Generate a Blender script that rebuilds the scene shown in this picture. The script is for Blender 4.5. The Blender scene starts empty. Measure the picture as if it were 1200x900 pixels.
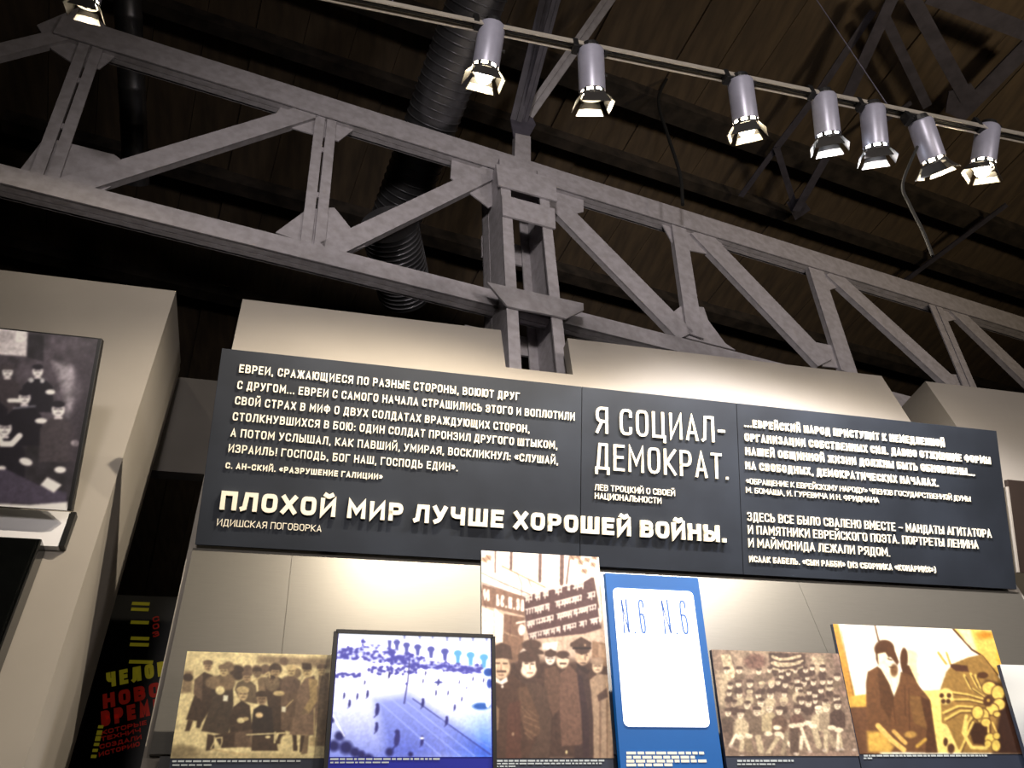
import bpy, bmesh, math, random
import numpy as np
from mathutils import Vector, Matrix
C = bpy.context.scene.collection
rnd = random.Random(7)
R = math.radians

# ---------------------------------------------------------------- camera, world, exposure
F = 985.0
CAM = np.array([0, 0, 1.6])
def _n(v): return v/np.linalg.norm(v)
def _d(x, y): return np.array([x-600.0, 450.0-y, -F])
_V = _n(_d(485, -700))
_H = _d(4700, 880); _H = _n(_H-_V*_H.dot(_V))
MW = np.array([_H, np.cross(_V, _H), _V])          # camera rotation: pitched up about 40 degrees, rolled about 6
def ray(p): return MW @ _n(_d(*p))
def onY(p, Y): r = ray(p); return CAM + r*(Y/r[1])
def onZ(p, z): r = ray(p); return CAM + r*((z-CAM[2])/r[2])
def onX(p, x): r = ray(p); return CAM + r*(x/r[0])
def onP(p, q, n):
    r = ray(p); n = np.array(n, float); return CAM + r*(np.dot(np.array(q)-CAM, n)/np.dot(r, n))

cam = bpy.data.objects.new('camera', bpy.data.cameras.new('camera'))
C.objects.link(cam)
cam.data.sensor_width = 36; cam.data.lens = F/1200*36; cam.data.clip_end = 100
m = Matrix.Identity(4)
for i in range(3):
    for j in range(3): m[i][j] = MW[i][j]
    m[i][3] = CAM[i]
cam.matrix_world = m
bpy.context.scene.camera = cam
sc = bpy.context.scene
sc.view_settings.view_transform = 'Standard'; sc.view_settings.look = 'None'
sc.view_settings.gamma = 1; sc.view_settings.exposure = 0.0; sc.view_settings.use_curve_mapping = False
w = bpy.data.worlds.new('world'); sc.world = w; w.use_nodes = True
w.node_tree.nodes['Background'].inputs[0].default_value = (.55, .5, .52, 1)
w.node_tree.nodes['Background'].inputs[1].default_value = 0.008

def lamp(name, kind, loc, energy, color, target=None, size=.05, spot=60, blend=.6, parent=None):
    l = bpy.data.lights.new(name, kind); l.energy = energy; l.color = color
    if kind == 'SPOT': l.spot_size = R(spot); l.spot_blend = blend
    l.shadow_soft_size = size
    o = bpy.data.objects.new(name, l); C.objects.link(o)
    o.location = loc
    if target is not None:
        o.rotation_euler = (Vector(target)-Vector(loc)).to_track_quat('-Z', 'Y').to_euler()
    return o
# unseen fill lights added behind the viewer to brighten walls, truss and ceiling
lamp('added_fill', 'SPOT', (-0.5, -2.6, 3.5), 700, (1, .91, .86), target=(1.1, 2.7, 4.4), size=.3, spot=60, blend=1)
lamp('added_fill', 'SPOT', (3.4, -2.2, 3.3), 330, (1, .90, .84), target=(2.2, 2.6, 4.0), size=.3, spot=80, blend=1)
lamp('added_fill', 'POINT', (1.5, -2.6, 3.0), 95, (1, .86, .72), size=.35)
lamp('added_fill', 'SPOT', (5.5, -1.0, 3.6), 260, (1, .80, .52), target=(4.6, 2.9, 7.5), size=.3, spot=75, blend=1)

# ---------------------------------------------------------------- materials
def lin(c): return tuple((v/12.92 if v <= .04045 else ((v+.055)/1.055)**2.4) for v in c)
def mat(name, col, rough=.6, metal=0, bump=0, scale=20, var=.12, emit=None, es=1, spec=.5, col2=None, stretch=None):
    m = bpy.data.materials.new(name); m.use_nodes = True
    nt = m.node_tree; b = nt.nodes['Principled BSDF']
    b.inputs['Roughness'].default_value = rough; b.inputs['Metallic'].default_value = metal
    b.inputs['Specular IOR Level'].default_value = spec
    c = lin(col)
    tc = nt.nodes.new('ShaderNodeTexCoord'); nz = nt.nodes.new('ShaderNodeTexNoise')
    nz.inputs['Scale'].default_value = scale; nz.inputs['Detail'].default_value = 5
    src = tc.outputs['Object']
    if stretch:
        mp = nt.nodes.new('ShaderNodeMapping'); mp.inputs['Scale'].default_value = stretch
        nt.links.new(src, mp.inputs[0]); src = mp.outputs[0]
    nt.links.new(src, nz.inputs['Vector'])
    rp = nt.nodes.new('ShaderNodeValToRGB')
    c2 = lin(col2) if col2 else tuple(v*(1-var*2.2) for v in c)
    rp.color_ramp.elements[0].position = .35; rp.color_ramp.elements[1].position = .65
    rp.color_ramp.elements[0].color = (*c2, 1); rp.color_ramp.elements[1].color = (*[v*(1+var*.4) for v in c], 1)
    nt.links.new(nz.outputs['Fac'], rp.inputs[0]); nt.links.new(rp.outputs[0], b.inputs['Base Color'])
    if bump:
        bp = nt.nodes.new('ShaderNodeBump'); bp.inputs['Strength'].default_value = bump; bp.inputs['Distance'].default_value = .01
        nt.links.new(nz.outputs['Fac'], bp.inputs['Height']); nt.links.new(bp.outputs[0], b.inputs['Normal'])
    if emit:
        b.inputs['Emission Color'].default_value = (*lin(emit), 1); b.inputs['Emission Strength'].default_value = es
    return m
M = {}
M['wall'] = mat('painted_board', (.57, .548, .52), .75, scale=3, var=.03, bump=.04)
M['header'] = mat('slate_laminate', (.15, .17, .205), .55, scale=2.5, var=.18, spec=.2)
M['backing'] = mat('satin_grey_laminate', (.36, .35, .33), .39, scale=60, var=.03, spec=.8, metal=.45, stretch=(.3, 1, 6))
M['letter'] = mat('cream_letters', (.97, .94, .86), .5, scale=40, var=.02)
M['caption'] = mat('caption_ink', (.72, .76, .78), .6, scale=40, var=.02)
M['navy'] = mat('dark_caption_strip', (.16, .19, .26), .5, scale=10, var=.05)
M['steel'] = mat('painted_steel', (.66, .645, .67), .55, scale=22, var=.08, bump=.3, col2=(.60, .585, .60))
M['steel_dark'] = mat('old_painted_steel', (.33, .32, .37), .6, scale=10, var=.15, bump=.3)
M['black'] = mat('black_plastic', (.05, .05, .055), .45, scale=30, var=.1)
M['gloss'] = mat('black_gloss', (.03, .035, .035), .15, scale=30, var=.1, spec=.9)
M['white_alu'] = mat('grey_lacquer', (.56, .56, .62), .38, metal=.3, scale=30, var=.04)
M['rail'] = mat('rail_aluminium', (.86, .83, .78), .35, metal=.7, scale=30, var=.04)
M['door_in'] = mat('barn_door_black', (.10, .09, .085), .5, scale=30, var=.1)
M['plank'] = mat('ceiling_board', (.37, .315, .25), .85, scale=5, var=.3, bump=.3, col2=(.31, .265, .22), stretch=(3, .5, 1))
M['beam'] = mat('dark_beam', (.22, .19, .165), .8, scale=8, var=.3)
M['duct'] = mat('galvanised_duct', (.50, .50, .52), .34, metal=.85, scale=6, var=.15)
M['dark_wall'] = mat('dark_hall_wall', (.13, .11, .12), .9, scale=4, var=.2)
M['floor'] = mat('dark_floor', (.14, .13, .12), .7, scale=6, var=.1)
M['fascia'] = mat('grey_fascia', (.33, .315, .30), .8, scale=4, var=.05)
M['cable'] = mat('black_cable', (.03, .026, .022), .9, scale=30, var=.1)
M['yellow'] = mat('yellow_print', (.80, .74, .18), .6, scale=30, var=.03, emit=(.8, .74, .18), es=.10)
M['red'] = mat('red_print', (.72, .16, .10), .6, scale=30, var=.03, emit=(.72, .16, .1), es=.10)
M['blue_panel'] = mat('backlit_blue', (.03, .33, .60), .45, scale=3, var=.08, emit=(.0, .36, .68), es=.22)
M['white_panel'] = mat('backlit_white', (.97, .98, 1), .4, scale=3, var=.01, emit=(.96, .98, 1), es=1.1)
M['door_lit'] = mat('barn_door_painted_glare', (.82, .80, .76), .35, metal=.3, scale=30, var=.03)  # pale door colour with the lamp's glare painted in
M['lens'] = mat('lamp_lens', (1, .95, .85), .3, scale=3, var=.0, emit=(1, .93, .78), es=60)
M['lens_cool'] = mat('lamp_lens_cool', (.95, .97, 1), .3, scale=3, var=.0, emit=(.93, .96, 1), es=60)
M['strip'] = mat('blue_screen_glow', (.2, .4, .8), .4, scale=3, var=.0, emit=(.16, .42, .85), es=.9)
M['numeral'] = mat('pale_blue_ink', (.25, .42, .72), .5, scale=3, var=.02)

def print_mat(name, es=0.0, rough=.45, tint=1.0):
    m = bpy.data.materials.new(name); m.use_nodes = True
    nt = m.node_tree; b = nt.nodes['Principled BSDF']
    a = nt.nodes.new('ShaderNodeAttribute'); a.attribute_name = 'print'
    nt.links.new(a.outputs['Color'], b.inputs['Base Color'])
    b.inputs['Roughness'].default_value = rough
    if es:
        nt.links.new(a.outputs['Color'], b.inputs['Emission Color']); b.inputs['Emission Strength'].default_value = es
    return m
M['print'] = print_mat('photo_print'); M['print_lit'] = print_mat('backlit_photo_print', .75)

# ---------------------------------------------------------------- mesh helpers
class MB:
    def __init__(s): s.v = []; s.f = []
    def quad(s, *p):
        k = len(s.v); s.v += [tuple(q) for q in p]; s.f.append(tuple(range(k, k+len(p))))
    def hexa(s, a):          # eight corners: four of one face, then the four of the opposite face
        k = len(s.v); s.v += [tuple(q) for q in a]
        for f in ((0, 3, 2, 1), (4, 5, 6, 7), (0, 1, 5, 4), (1, 2, 6, 5), (2, 3, 7, 6), (3, 0, 4, 7)): s.f.append(tuple(k+i for i in f))
    def box(s, c, x, y, z):  # centre and three half vectors
        c, x, y, z = map(np.array, (c, x, y, z))
        s.hexa([c-x-y-z, c+x-y-z, c+x+y-z, c-x+y-z, c-x-y+z, c+x-y+z, c+x+y+z, c-x+y+z])
    def bar(s, a, b, n, w, d, off=0, lat=0):   # rectangular bar from a to b; w across, d along n
        a, b, n = map(lambda q: np.array(q, float), (a, b, n)); t = _n(b-a); u = _n(np.cross(n, t)); n = _n(np.cross(t, u))
        c = (a+b)/2+n*off+u*lat
        s.box(c, t*np.linalg.norm(b-a)/2, u*w/2, n*d/2)
    def prism(s, pts, n, d):  # polygon extruded along n by d
        n = np.array(n, float)*d; k = len(s.v); N = len(pts)
        s.v += [tuple(p) for p in pts]+[tuple(np.array(p)+n) for p in pts]
        s.f.append(tuple(k+i for i in range(N))); s.f.append(tuple(k+N+i for i in reversed(range(N))))
        for i in range(N): j = (i+1) % N; s.f.append((k+i, k+N+i, k+N+j, k+j))
    def tube(s, prof, a, b, seg=20, cap=True):   # prof: (t along a->b in metres, radius)
        a = np.array(a, float); t = _n(np.array(b, float)-a)
        h = np.array([0, 0, 1.0]) if abs(t[2]) < .9 else np.array([1.0, 0, 0])
        u = _n(np.cross(t, h)); v = np.cross(t, u); k = len(s.v)
        for l, r in prof:
            for i in range(seg):
                g = 2*math.pi*i/seg; s.v.append(tuple(a+t*l+u*math.cos(g)*r+v*math.sin(g)*r))
        for j in range(len(prof)-1):
            for i in range(seg):
                i2 = (i+1) % seg; s.f.append((k+j*seg+i, k+j*seg+i2, k+(j+1)*seg+i2, k+(j+1)*seg+i))
        if cap:
            s.f.append(tuple(k+i for i in reversed(range(seg)))); s.f.append(tuple(k+(len(prof)-1)*seg+i for i in range(seg)))
    def path(s, pts, r, seg=8):
        for i in range(len(pts)-1): s.tube([(0, r), (np.linalg.norm(np.array(pts[i+1])-np.array(pts[i])), r)], pts[i], pts[i+1], seg)
    def build(s, name, m, parent=None, bevel=0, smooth=False, origin=None):
        me = bpy.data.meshes.new(name)
        o = bpy.data.objects.new(name, me); C.objects.link(o)
        base = np.array(parent.location) if parent else np.zeros(3)
        if parent and parent.parent: base = base+np.array(parent.parent.location)
        if origin is not None: base = np.array(origin); o.location = origin
        me.from_pydata([tuple(np.array(v)-base) for v in s.v], [], s.f)
        bm = bmesh.new(); bm.from_mesh(me); bmesh.ops.recalc_face_normals(bm, faces=bm.faces); bm.to_mesh(me); bm.free()
        if smooth:
            for p in me.polygons: p.use_smooth = True
            try: me.set_sharp_from_angle(angle=R(40))
            except Exception: pass
        me.materials.append(m)
        if parent: o.parent = parent
        if bevel:
            b = o.modifiers.new('bevel', 'BEVEL'); b.width = bevel; b.segments = 2; b.limit_method = 'ANGLE'
        return o
def tag(o, label=None, cat=None, group=None, kind=None):
    if label: o['label'] = label
    if cat: o['category'] = cat
    if group: o['group'] = group
    if kind: o['kind'] = kind
    return o
def thing(name, loc, label, cat, group=None):
    o = bpy.data.objects.new(name, None); C.objects.link(o); o.location = tuple(float(q) for q in loc); o.empty_display_size = .1
    return tag(o, label, cat, group)

# ---------------------------------------------------------------- lettering: a condensed stroke alphabet
r_ = .34
G = {
 'А': (1.0, [[(0, 0), (.5, 1), (1, 0)], [(.16, .28), (.84, .28)]]), 'Б': (.95, [[(.95, 1), (0, 1), (0, 0), (1, 0, r_), (1, .56, r_), (0, .56)]]),
 'В': (.97, [[(.5, .53), (.95, .53, r_), (.95, 1, r_), (0, 1), (0, 0), (1, 0, r_), (1, .53, r_), (.5, .53)], [(0, .53), (.5, .53)]]),
 'Г': (.85, [[(0, 0), (0, 1), (1, 1)]]), 'Д': (1.15, [[(0, -.2), (0, 0), (1, 0), (1, -.2)], [(.12, 0), (.27, 1), (.85, 1), (.85, 0)]]),
 'Е': (.85, [[(1, 1), (0, 1), (0, 0), (1, 0)], [(0, .52), (.88, .52)]]),
 'Ж': (1.5, [[(.5, 0), (.5, 1)], [(0, 0), (.3, .52), (0, 1)], [(1, 0), (.7, .52), (1, 1)], [(.3, .52), (.7, .52)]]),
 'З': (.92, [[(0, .85), (0, 1, r_), (.96, 1, r_), (.96, .53, r_), (.4, .53)], [(.4, .53), (1, .53, r_), (1, 0, r_), (0, 0, r_), (0, .15)]]),
 'И': (1.05, [[(0, 1), (0, 0), (1, 1), (1, 0)]]), 'Й': (1.05, [[(0, 1), (0, 0), (1, 1), (1, 0)], [(.25, 1.36), (.5, 1.24, .1), (.75, 1.36)]]),
 'К': (1.0, [[(0, 0), (0, 1)], [(1, 1), (.2, .5), (1, 0)], [(0, .5), (.2, .5)]]), 'Л': (1.05, [[(-.05, 0), (.13, .06), (.26, 1), (1, 1), (1, 0)]]),
 'М': (1.3, [[(0, 0), (0, 1), (.5, .3), (1, 1), (1, 0)]]), 'Н': (1.03, [[(0, 0), (0, 1)], [(1, 0), (1, 1)], [(0, .52), (1, .52)]]),
 'О': (1.0, [[(.5, 1), (1, 1, r_), (1, 0, r_), (0, 0, r_), (0, 1, r_), (.5, 1)]]), 'П': (1.03, [[(0, 0), (0, 1), (1, 1), (1, 0)]]),
 'Р': (.95, [[(0, 0), (0, 1), (1, 1, r_), (1, .43, r_), (0, .43)]]), 'С': (.97, [[(1, .76), (1, 1, r_), (0, 1, r_), (0, 0, r_), (1, 0, r_), (1, .24)]]),
 'Т': (.9, [[(0, 1), (1, 1)], [(.5, 0), (.5, 1)]]), 'У': (.98, [[(0, 1), (.5, .36)], [(1, 1), (.45, .12, .2), (.1, 0)]]),
 'Ф': (1.3, [[(.5, -.03), (.5, 1.03)], [(.5, .85), (1, .85, r_), (1, .2, r_), (0, .2, r_), (0, .85, r_), (.5, .85)]]),
 'Х': (.98, [[(0, 0), (1, 1)], [(0, 1), (1, 0)]]), 'Ц': (1.12, [[(0, 1), (0, 0), (1, 0), (1, -.2)], [(.87, 0), (.87, 1)]]),
 'Ч': (1.0, [[(0, 1), (0, .45, r_), (1, .45)], [(1, 0), (1, 1)]]), 'Ш': (1.5, [[(0, 1), (0, 0), (1, 0), (1, 1)], [(.5, 0), (.5, 1)]]),
 'Щ': (1.6, [[(0, 1), (0, 0), (1, 0), (1, -.2)], [(.45, 0), (.45, 1)], [(.9, 0), (.9, 1)]]),
 'Ы': (1.35, [[(0, 1), (0, 0), (.66, 0, r_), (.66, .56, r_), (0, .56)], [(1, 0), (1, 1)]]), 'Ь': (.95, [[(0, 1), (0, 0), (1, 0, r_), (1, .56, r_), (0, .56)]]),
 'Э': (.97, [[(0, .76), (0, 1, r_), (1, 1, r_), (1, 0, r_), (0, 0, r_), (0, .24)], [(.3, .52), (1, .52)]]),
 'Ю': (1.45, [[(0, 0), (0, 1)], [(0, .52), (.35, .52)], [(.68, 1), (1, 1, r_), (1, 0, r_), (.35, 0, r_), (.35, 1, r_), (.68, 1)]]),
 'Я': (.97, [[(1, 0), (1, 1), (0, 1, r_), (0, .45, r_), (1, .45)], [(.5, .45), (0, 0)]]), 'N': (1.05, [[(0, 0), (0, 1), (1, 0), (1, 1)]]),
 '6': (.95, [[(1, .8), (1, 1, r_), (0, 1, r_), (0, 0, r_), (1, 0, r_), (1, .56, r_), (0, .56)]]),
 '.': (.0, [[(.5, 0), (.5, .001)]]), ',': (.05, [[(.5, 0), (.1, -.16)]]), '-': (.5, [[(0, .45), (1, .45)]]), '–': (.9, [[(0, .45), (1, .45)]]),
 '!': (.0, [[(.5, 0), (.5, .001)], [(.5, .3), (.5, 1)]]), ':': (.0, [[(.5, .05), (.5, .051)], [(.5, .6), (.5, .601)]]),
 '«': (.75, [[(.4, .25), (0, .5), (.4, .75)], [(1, .25), (.6, .5), (1, .75)]]), '»': (.75, [[(0, .25), (.4, .5), (0, .75)], [(.6, .25), (1, .5), (.6, .75)]]),
 '(': (.25, [[(1, -.12), (0, .1, .2), (0, .9, .2), (1, 1.12)]]), ')': (.25, [[(0, -.12), (1, .1, .2), (1, .9, .2), (0, 1.12)]]),
}
def flatten(pl):
    out = []
    for i, p in enumerate(pl):
        if len(p) == 3 and 0 < i < len(pl)-1:
            a, b, c = np.array(pl[i-1][:2], float), np.array(p[:2], float), np.array(pl[i+1][:2], float)
            # radius is in height units, x is stretched later, keep it modest
            ra = min(p[2]*1.3, np.linalg.norm(a-b)*.5) if abs(a[1]-b[1]) < 1e-6 else min(p[2], np.linalg.norm(a-b)*.5)
            rc = min(p[2]*1.3, np.linalg.norm(c-b)*.5) if abs(c[1]-b[1]) < 1e-6 else min(p[2], np.linalg.norm(c-b)*.5)
            s, e = b+(a-b)/max(np.linalg.norm(a-b), 1e-6)*ra, b+(c-b)/max(np.linalg.norm(c-b), 1e-6)*rc
            for t in (0, .25, .5, .75, 1): out.append(tuple(s*(1-t)**2+b*2*t*(1-t)*1+e*t*t))
        else: out.append(tuple(p[:2]))
    return out
def layout(text, length, h, wt):
    """strokes in metres for one line: list of polylines, cap height h, total length, stroke weight wt*h"""
    s = wt*h; gap = (.13+wt*.35)*h
    fixed = s*sum(1 for ch in text if ch != ' ')+gap*(len(text)-1); var = sum(G[ch][0] if ch != ' ' else .35 for ch in text)
    q = (length-fixed)/var
    if q < .12*h: gap *= .5; fixed = s*sum(1 for ch in text if ch != ' ')+gap*(len(text)-1); q = max((length-fixed)/var, .08*h)
    x = 0; out = []
    for ch in text:
        if ch == ' ': x += .35*q+gap; continue
        wd, pls = G[ch]; W = wd*q
        for pl in pls: out.append([(x+s/2+px*W, s/2+py*(h-s)) for px, py in flatten(pl)])
        x += W+s+gap
    return out, s
def text_mesh(mb, text, O, U, Vv, N, length, h, wt, depth0, only=None):
    """ribbon strokes extruded along N (towards the reader)"""
    O, U, Vv, N = map(np.array, (O, U, Vv, N))
    pls, s = layout(text, length, h, wt)
    if only is not None:
        k0 = sum(len(G[ch][1]) for ch in text[:only] if ch != ' '); pls = pls[k0:k0+len(G[text[only]][1])]
    for kk, pl in enumerate(pls):
        depth = depth0-(kk % 7)*.00012
        p = [np.array(q) for q in pl]; n = len(p)
        ok = [p[0]]
        for q in p[1:]:
            if np.linalg.norm(q-ok[-1]) > 1e-6: ok.append(q)
        p = ok; n = len(p)
        if n < 2: continue
        ds = [_n(p[i+1]-p[i]) for i in range(n-1)]
        closed = np.linalg.norm(p[0]-p[-1]) < 1e-6
        if not closed:
            p[0] = p[0]-ds[0]*s/2; p[-1] = p[-1]+ds[-1]*s/2
        L = []; Rr = []
        for i in range(n):
            if i == 0: d = ds[0]; sc_ = 1
            elif i == n-1: d = ds[-1]; sc_ = 1
            else:
                d = ds[i-1]+ds[i]; l = np.linalg.norm(d)
                if l < .3: d = ds[i]; sc_ = 1
                else: d = d/l; sc_ = min(1/max(d.dot(ds[i]), .35), 2.2)
            nn = np.array([-d[1], d[0]])*s/2*sc_
            L.append(p[i]+nn); Rr.append(p[i]-nn)
        k = len(mb.v); P = lambda a, z: tuple(O+U*a[0]+Vv*a[1]+N*z)
        for i in range(n): mb.v += [P(L[i], depth), P(Rr[i], depth), P(L[i], 0), P(Rr[i], 0)]
        for i in range(n-1):
            a = k+4*i; b = a+4
            mb.f += [(a, a+1, b+1, b), (a+1, a+3, b+3, b+1), (a+2, a, b, b+2)]
        mb.f += [(k, k+2, k+3, k+1), (k+4*n-4, k+4*n-3, k+4*n-1, k+4*n-2)]
def text_on(parent, text, p0, p1, cap, wt, q, n, m, depth=.004, name='lettering', label=None, out=0.0):
    """one line of lettering on the plane (q, n): baseline start p0, baseline end p1, cap height in photo pixels"""
    n = _n(np.array(n, float)); qq = np.array(q)+n*out
    a, b = onP(p0, qq, n), onP(p1, qq, n); U = _n(b-a); Vv = np.cross(n, U)
    t = onP((p0[0]+cap*.14, p0[1]-cap), qq, n); h = abs((t-a).dot(Vv))
    if name == 'letter':
        for k, ch in enumerate(text):
            if ch != ' ': mb = MB(); text_mesh(mb, text, a, U, Vv, n, np.linalg.norm(b-a), h, wt, depth, only=k); mb.build('letter', m, parent)
        return
    mb = MB(); text_mesh(mb, text, a, U, Vv, n, np.linalg.norm(b-a), h, wt, depth)
    o = mb.build(name, m, parent)
    if label: o['label'] = label
    return o

# ---------------------------------------------------------------- the setting: hall
def struct(o): o['kind'] = 'structure'; return o
mb = MB(); mb.box((4, 4, -.05), (12, 0, 0), (0, 12, 0), (0, 0, .05)); struct(mb.build('floor', M['floor']))
for nm, c, x, y in (('wall_back', (4, 16.1, 3.8), (12, 0, 0), (0, .1, 0)), ('wall_front', (4, -8.1, 3.8), (12, 0, 0), (0, .1, 0)),
                    ('wall_left', (-8.1, 4, 3.8), (.1, 0, 0), (0, 12, 0)), ('wall_right', (16.1, 4, 3.8), (.1, 0, 0), (0, 12, 0))):
    mb = MB(); mb.box(c, x, y, (0, 0, 3.8)); struct(mb.build(nm, M['dark_wall']))
TD = np.array([math.cos(R(8.75)), math.sin(R(8.75)), 0]); TN = np.array([-TD[1], TD[0], 0])
ZC = 7.5
ceil = bpy.data.objects.new('ceiling', None); C.objects.link(ceil); ceil.location = (0, 0, ZC); struct(ceil)
b0 = MB(); b0.box((4, 4, ZC+.12), (12, 0, 0), (0, 12, 0), (0, 0, .02)); b0.build('ceiling_deck', M['beam'], ceil)
plank_me = None
for i in range(44):
    c = TD*(-4.6+i*.33)+TN*6.6+np.array([0, 0, ZC+.03+rnd.uniform(-.012, .012)])
    if plank_me is None:
        mb = MB(); mb.box((0, 0, 0), TD*.163, TN*6.4, (0, 0, .025)); o = mb.build('plank', M['plank'], None); plank_me = o.data; o.parent = ceil
    else:
        o = bpy.data.objects.new('plank', plank_me); C.objects.link(o); o.parent = ceil
    o.location = tuple(c-np.array([0, 0, ZC]))
# purlins under the boards, parallel with the steel truss
for k, (p, w_, d_) in enumerate([((617, 150), .09, .12), ((983, 200), .16, .14), ((700, 330), .12, .14), ((460, 390), .12, .14)]):
    q = onZ(p, ZC-.06); a = q-TD*5; b = q+TD*9
    a[0] = max(a[0], -7.9); mb = MB(); mb.bar(a, b, (0, 0, 1), w_, d_)
    struct(mb.build('trim_%d' % (k+1), M['beam']))

# ---------------------------------------------------------------- roof lattice (thin riveted bars high above)
lat = thing('roof_lattice', onZ((985, 110), ZC-.25), 'dim crossing steel bars of the roof under the boards, upper right', 'roof frame')
def angle_bar(mb, a, b, n, w, t=.008):
    mb.bar(a, b, n, w, t); mb.bar(a, b, n, t, w*.6, off=w*.3)
for pa, pb, w_, dz in [((1047, -5), (993, 113), .09, 0), ((1023, 13), (958, 110), .06, .08), ((1067, -5), (1133, 115), .10, 0), ((1037, 20), (1087, 125), .07, .08),
                   ((1090, -6), (1210, 40), .12, 0), ((1210, 48), (1122, 138), .15, .04), ((958, 110), (910, 173), .06, .08), ((910, 173), (868, 230), .05, .08), ((910, 173), (933, 247), .05, .06),
                   ((968, 185), (933, 247), .07, 0), ((1010, 160), (1068, 120), .04, .1), ((1180, 240), (1060, 330), .05, .06)]:
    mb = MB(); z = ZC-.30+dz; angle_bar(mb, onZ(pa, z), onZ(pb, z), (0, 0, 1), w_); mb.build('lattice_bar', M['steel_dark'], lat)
mb = MB(); g = onZ((1133, 118), ZC-.28)
mb.prism([onZ(p, ZC-.30) for p in ((1112, 108), (1138, 98), (1152, 118), (1128, 140), (1108, 132))], (0, 0, 1), .012); mb.build('gusset_plate', M['steel_dark'], lat)
mb = MB(); mb.prism([onZ(p, ZC-.24) for p in ((922, 238), (940, 232), (950, 246), (932, 258))], (0, 0, 1), .012); mb.build('gusset_plate', M['steel_dark'], lat)

# ---------------------------------------------------------------- riveted steel column and truss
P0 = onY((597, 430), 2.80)
def T(p, off=0.0): return onP(p, P0+TN*off, TN)
col = thing('steel_column', (P0[0]+.15, P0[1]+.15, 0), 'pale painted laced steel column rising through the notch in the central wall', 'column')
XL0 = 0.0; cwL = .075; CW = (T((654, 430))-P0).dot(TD)+.0; DEP = .30
_tp = T((587, 222)); KL = (_tp-P0).dot(TD)/(_tp[2]-P0[2])      # the old column stands a touch out of plumb
def colpt(u, v, z): return np.array([P0[0], P0[1], 0])+TD*(u+KL*(z-P0[2]))+TN*v+np.array([0, 0, z])
ZT = T((600, 190))[2]
wL = (T((611, 430))-P0).dot(TD); rL = (T((652, 433))-P0).dot(TD); rR = (T((665, 433))-P0).dot(TD)
for (u0, u1) in ((0, wL), (rL, rR)):
    for v0 in (0, DEP-.012):
        up_ = (colpt(0, 0, ZT)-colpt(0, 0, 0))/2
        mb = MB(); mb.box(colpt((u0+u1)/2, v0+.006, ZT/2), TD*(u1-u0)/2, TN*.006, up_)
        us = u0 if u0 == 0 else u1
        mb.box(colpt(us+(.005 if u0 == 0 else -.005), v0+(.055 if v0 == 0 else -.04), ZT/2), TD*.005, TN*.05, up_)
        mb.build('leg', M['steel'], col)
    mb = MB(); us = u0+.006 if u0 == 0 else u1-.006
    mb.box(colpt(us, DEP/2, ZT/2), TD*.004, TN*(DEP/2-.10), up_); mb.build('web_plate', M['steel'], col)
def batten(pts, off, th=.014, name='batten_plate'):
    mb = MB(); mb.prism([T(p, 0)+TN*off for p in pts], TN, th); return mb.build(name, M['steel'], col, bevel=.002)
batten([(587, 230), (588, 254), (650, 270), (649, 247)], -.016)
wing = [(569, 333), (682, 358), (682.5, 366), (662, 376), (647, 372), (609, 365), (592.5, 361)]
batten(wing, -.018); batten(wing, DEP+.004)
batten([(587, 230), (588, 254), (650, 270), (649, 247)], DEP+.002)
batten([(597, 398), (597, 442), (667, 454), (667, 412)], DEP+.002)
batten([(580, 194), (583, 219), (652, 238), (650, 212)], -.016)

truss = thing('steel_truss', (P0[0], P0[1], T((620, 350))[2]), 'long pale riveted steel truss crossing above the display walls', 'truss')
TO = .11
def T(p, off=0.0): return onP(p, P0+TN*(TO+off), TN)     # the truss lies in the middle of the column's depth
def chord(top, bot, name):
    """top and bottom edge pixels at a left and a right station"""
    mb = MB()
    a, b, c, d = T(top[0]), T(top[1]), T(bot[0]), T(bot[1])
    hh = ((a-c)[2]+(b-d)[2])/2
    ctr0, ctr1 = (a+c)/2, (b+d)/2
    zc = (ctr0[2]+ctr1[2])/2; ctr0[2] = zc; ctr1[2] = zc
    dirn = _n(ctr1-ctr0); s0 = ctr0-dirn*1.5; s1 = ctr1+dirn*6
    up = np.array([0, 0, hh/2])
    for off in (0, .075):
        q = TN*off
        mb.box((s0+s1)/2+q, (s1-s0)/2, TN*.006, up)                         # standing leg
        mb.box((s0+s1)/2+q+TN*(.02 if off == 0 else -.015)-up+np.array([0, 0, .006]), (s1-s0)/2, TN*.018, (0, 0, .006))  # lower flange
        mb.box((s0+s1)/2+q+TN*(.02 if off == 0 else -.015)+up-np.array([0, 0, .006]), (s1-s0)/2, TN*.018, (0, 0, .006))
    mb.build(name, M['steel'], truss)
    return zc, hh
zU, hU = chord([(400, 122), (967, 297)], [(400, 147), (967, 314)], 'top_chord')
zB, hB = chord([(200, 244), (560, 336)], [(200, 265), (560, 354)], 'bottom_chord')
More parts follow.
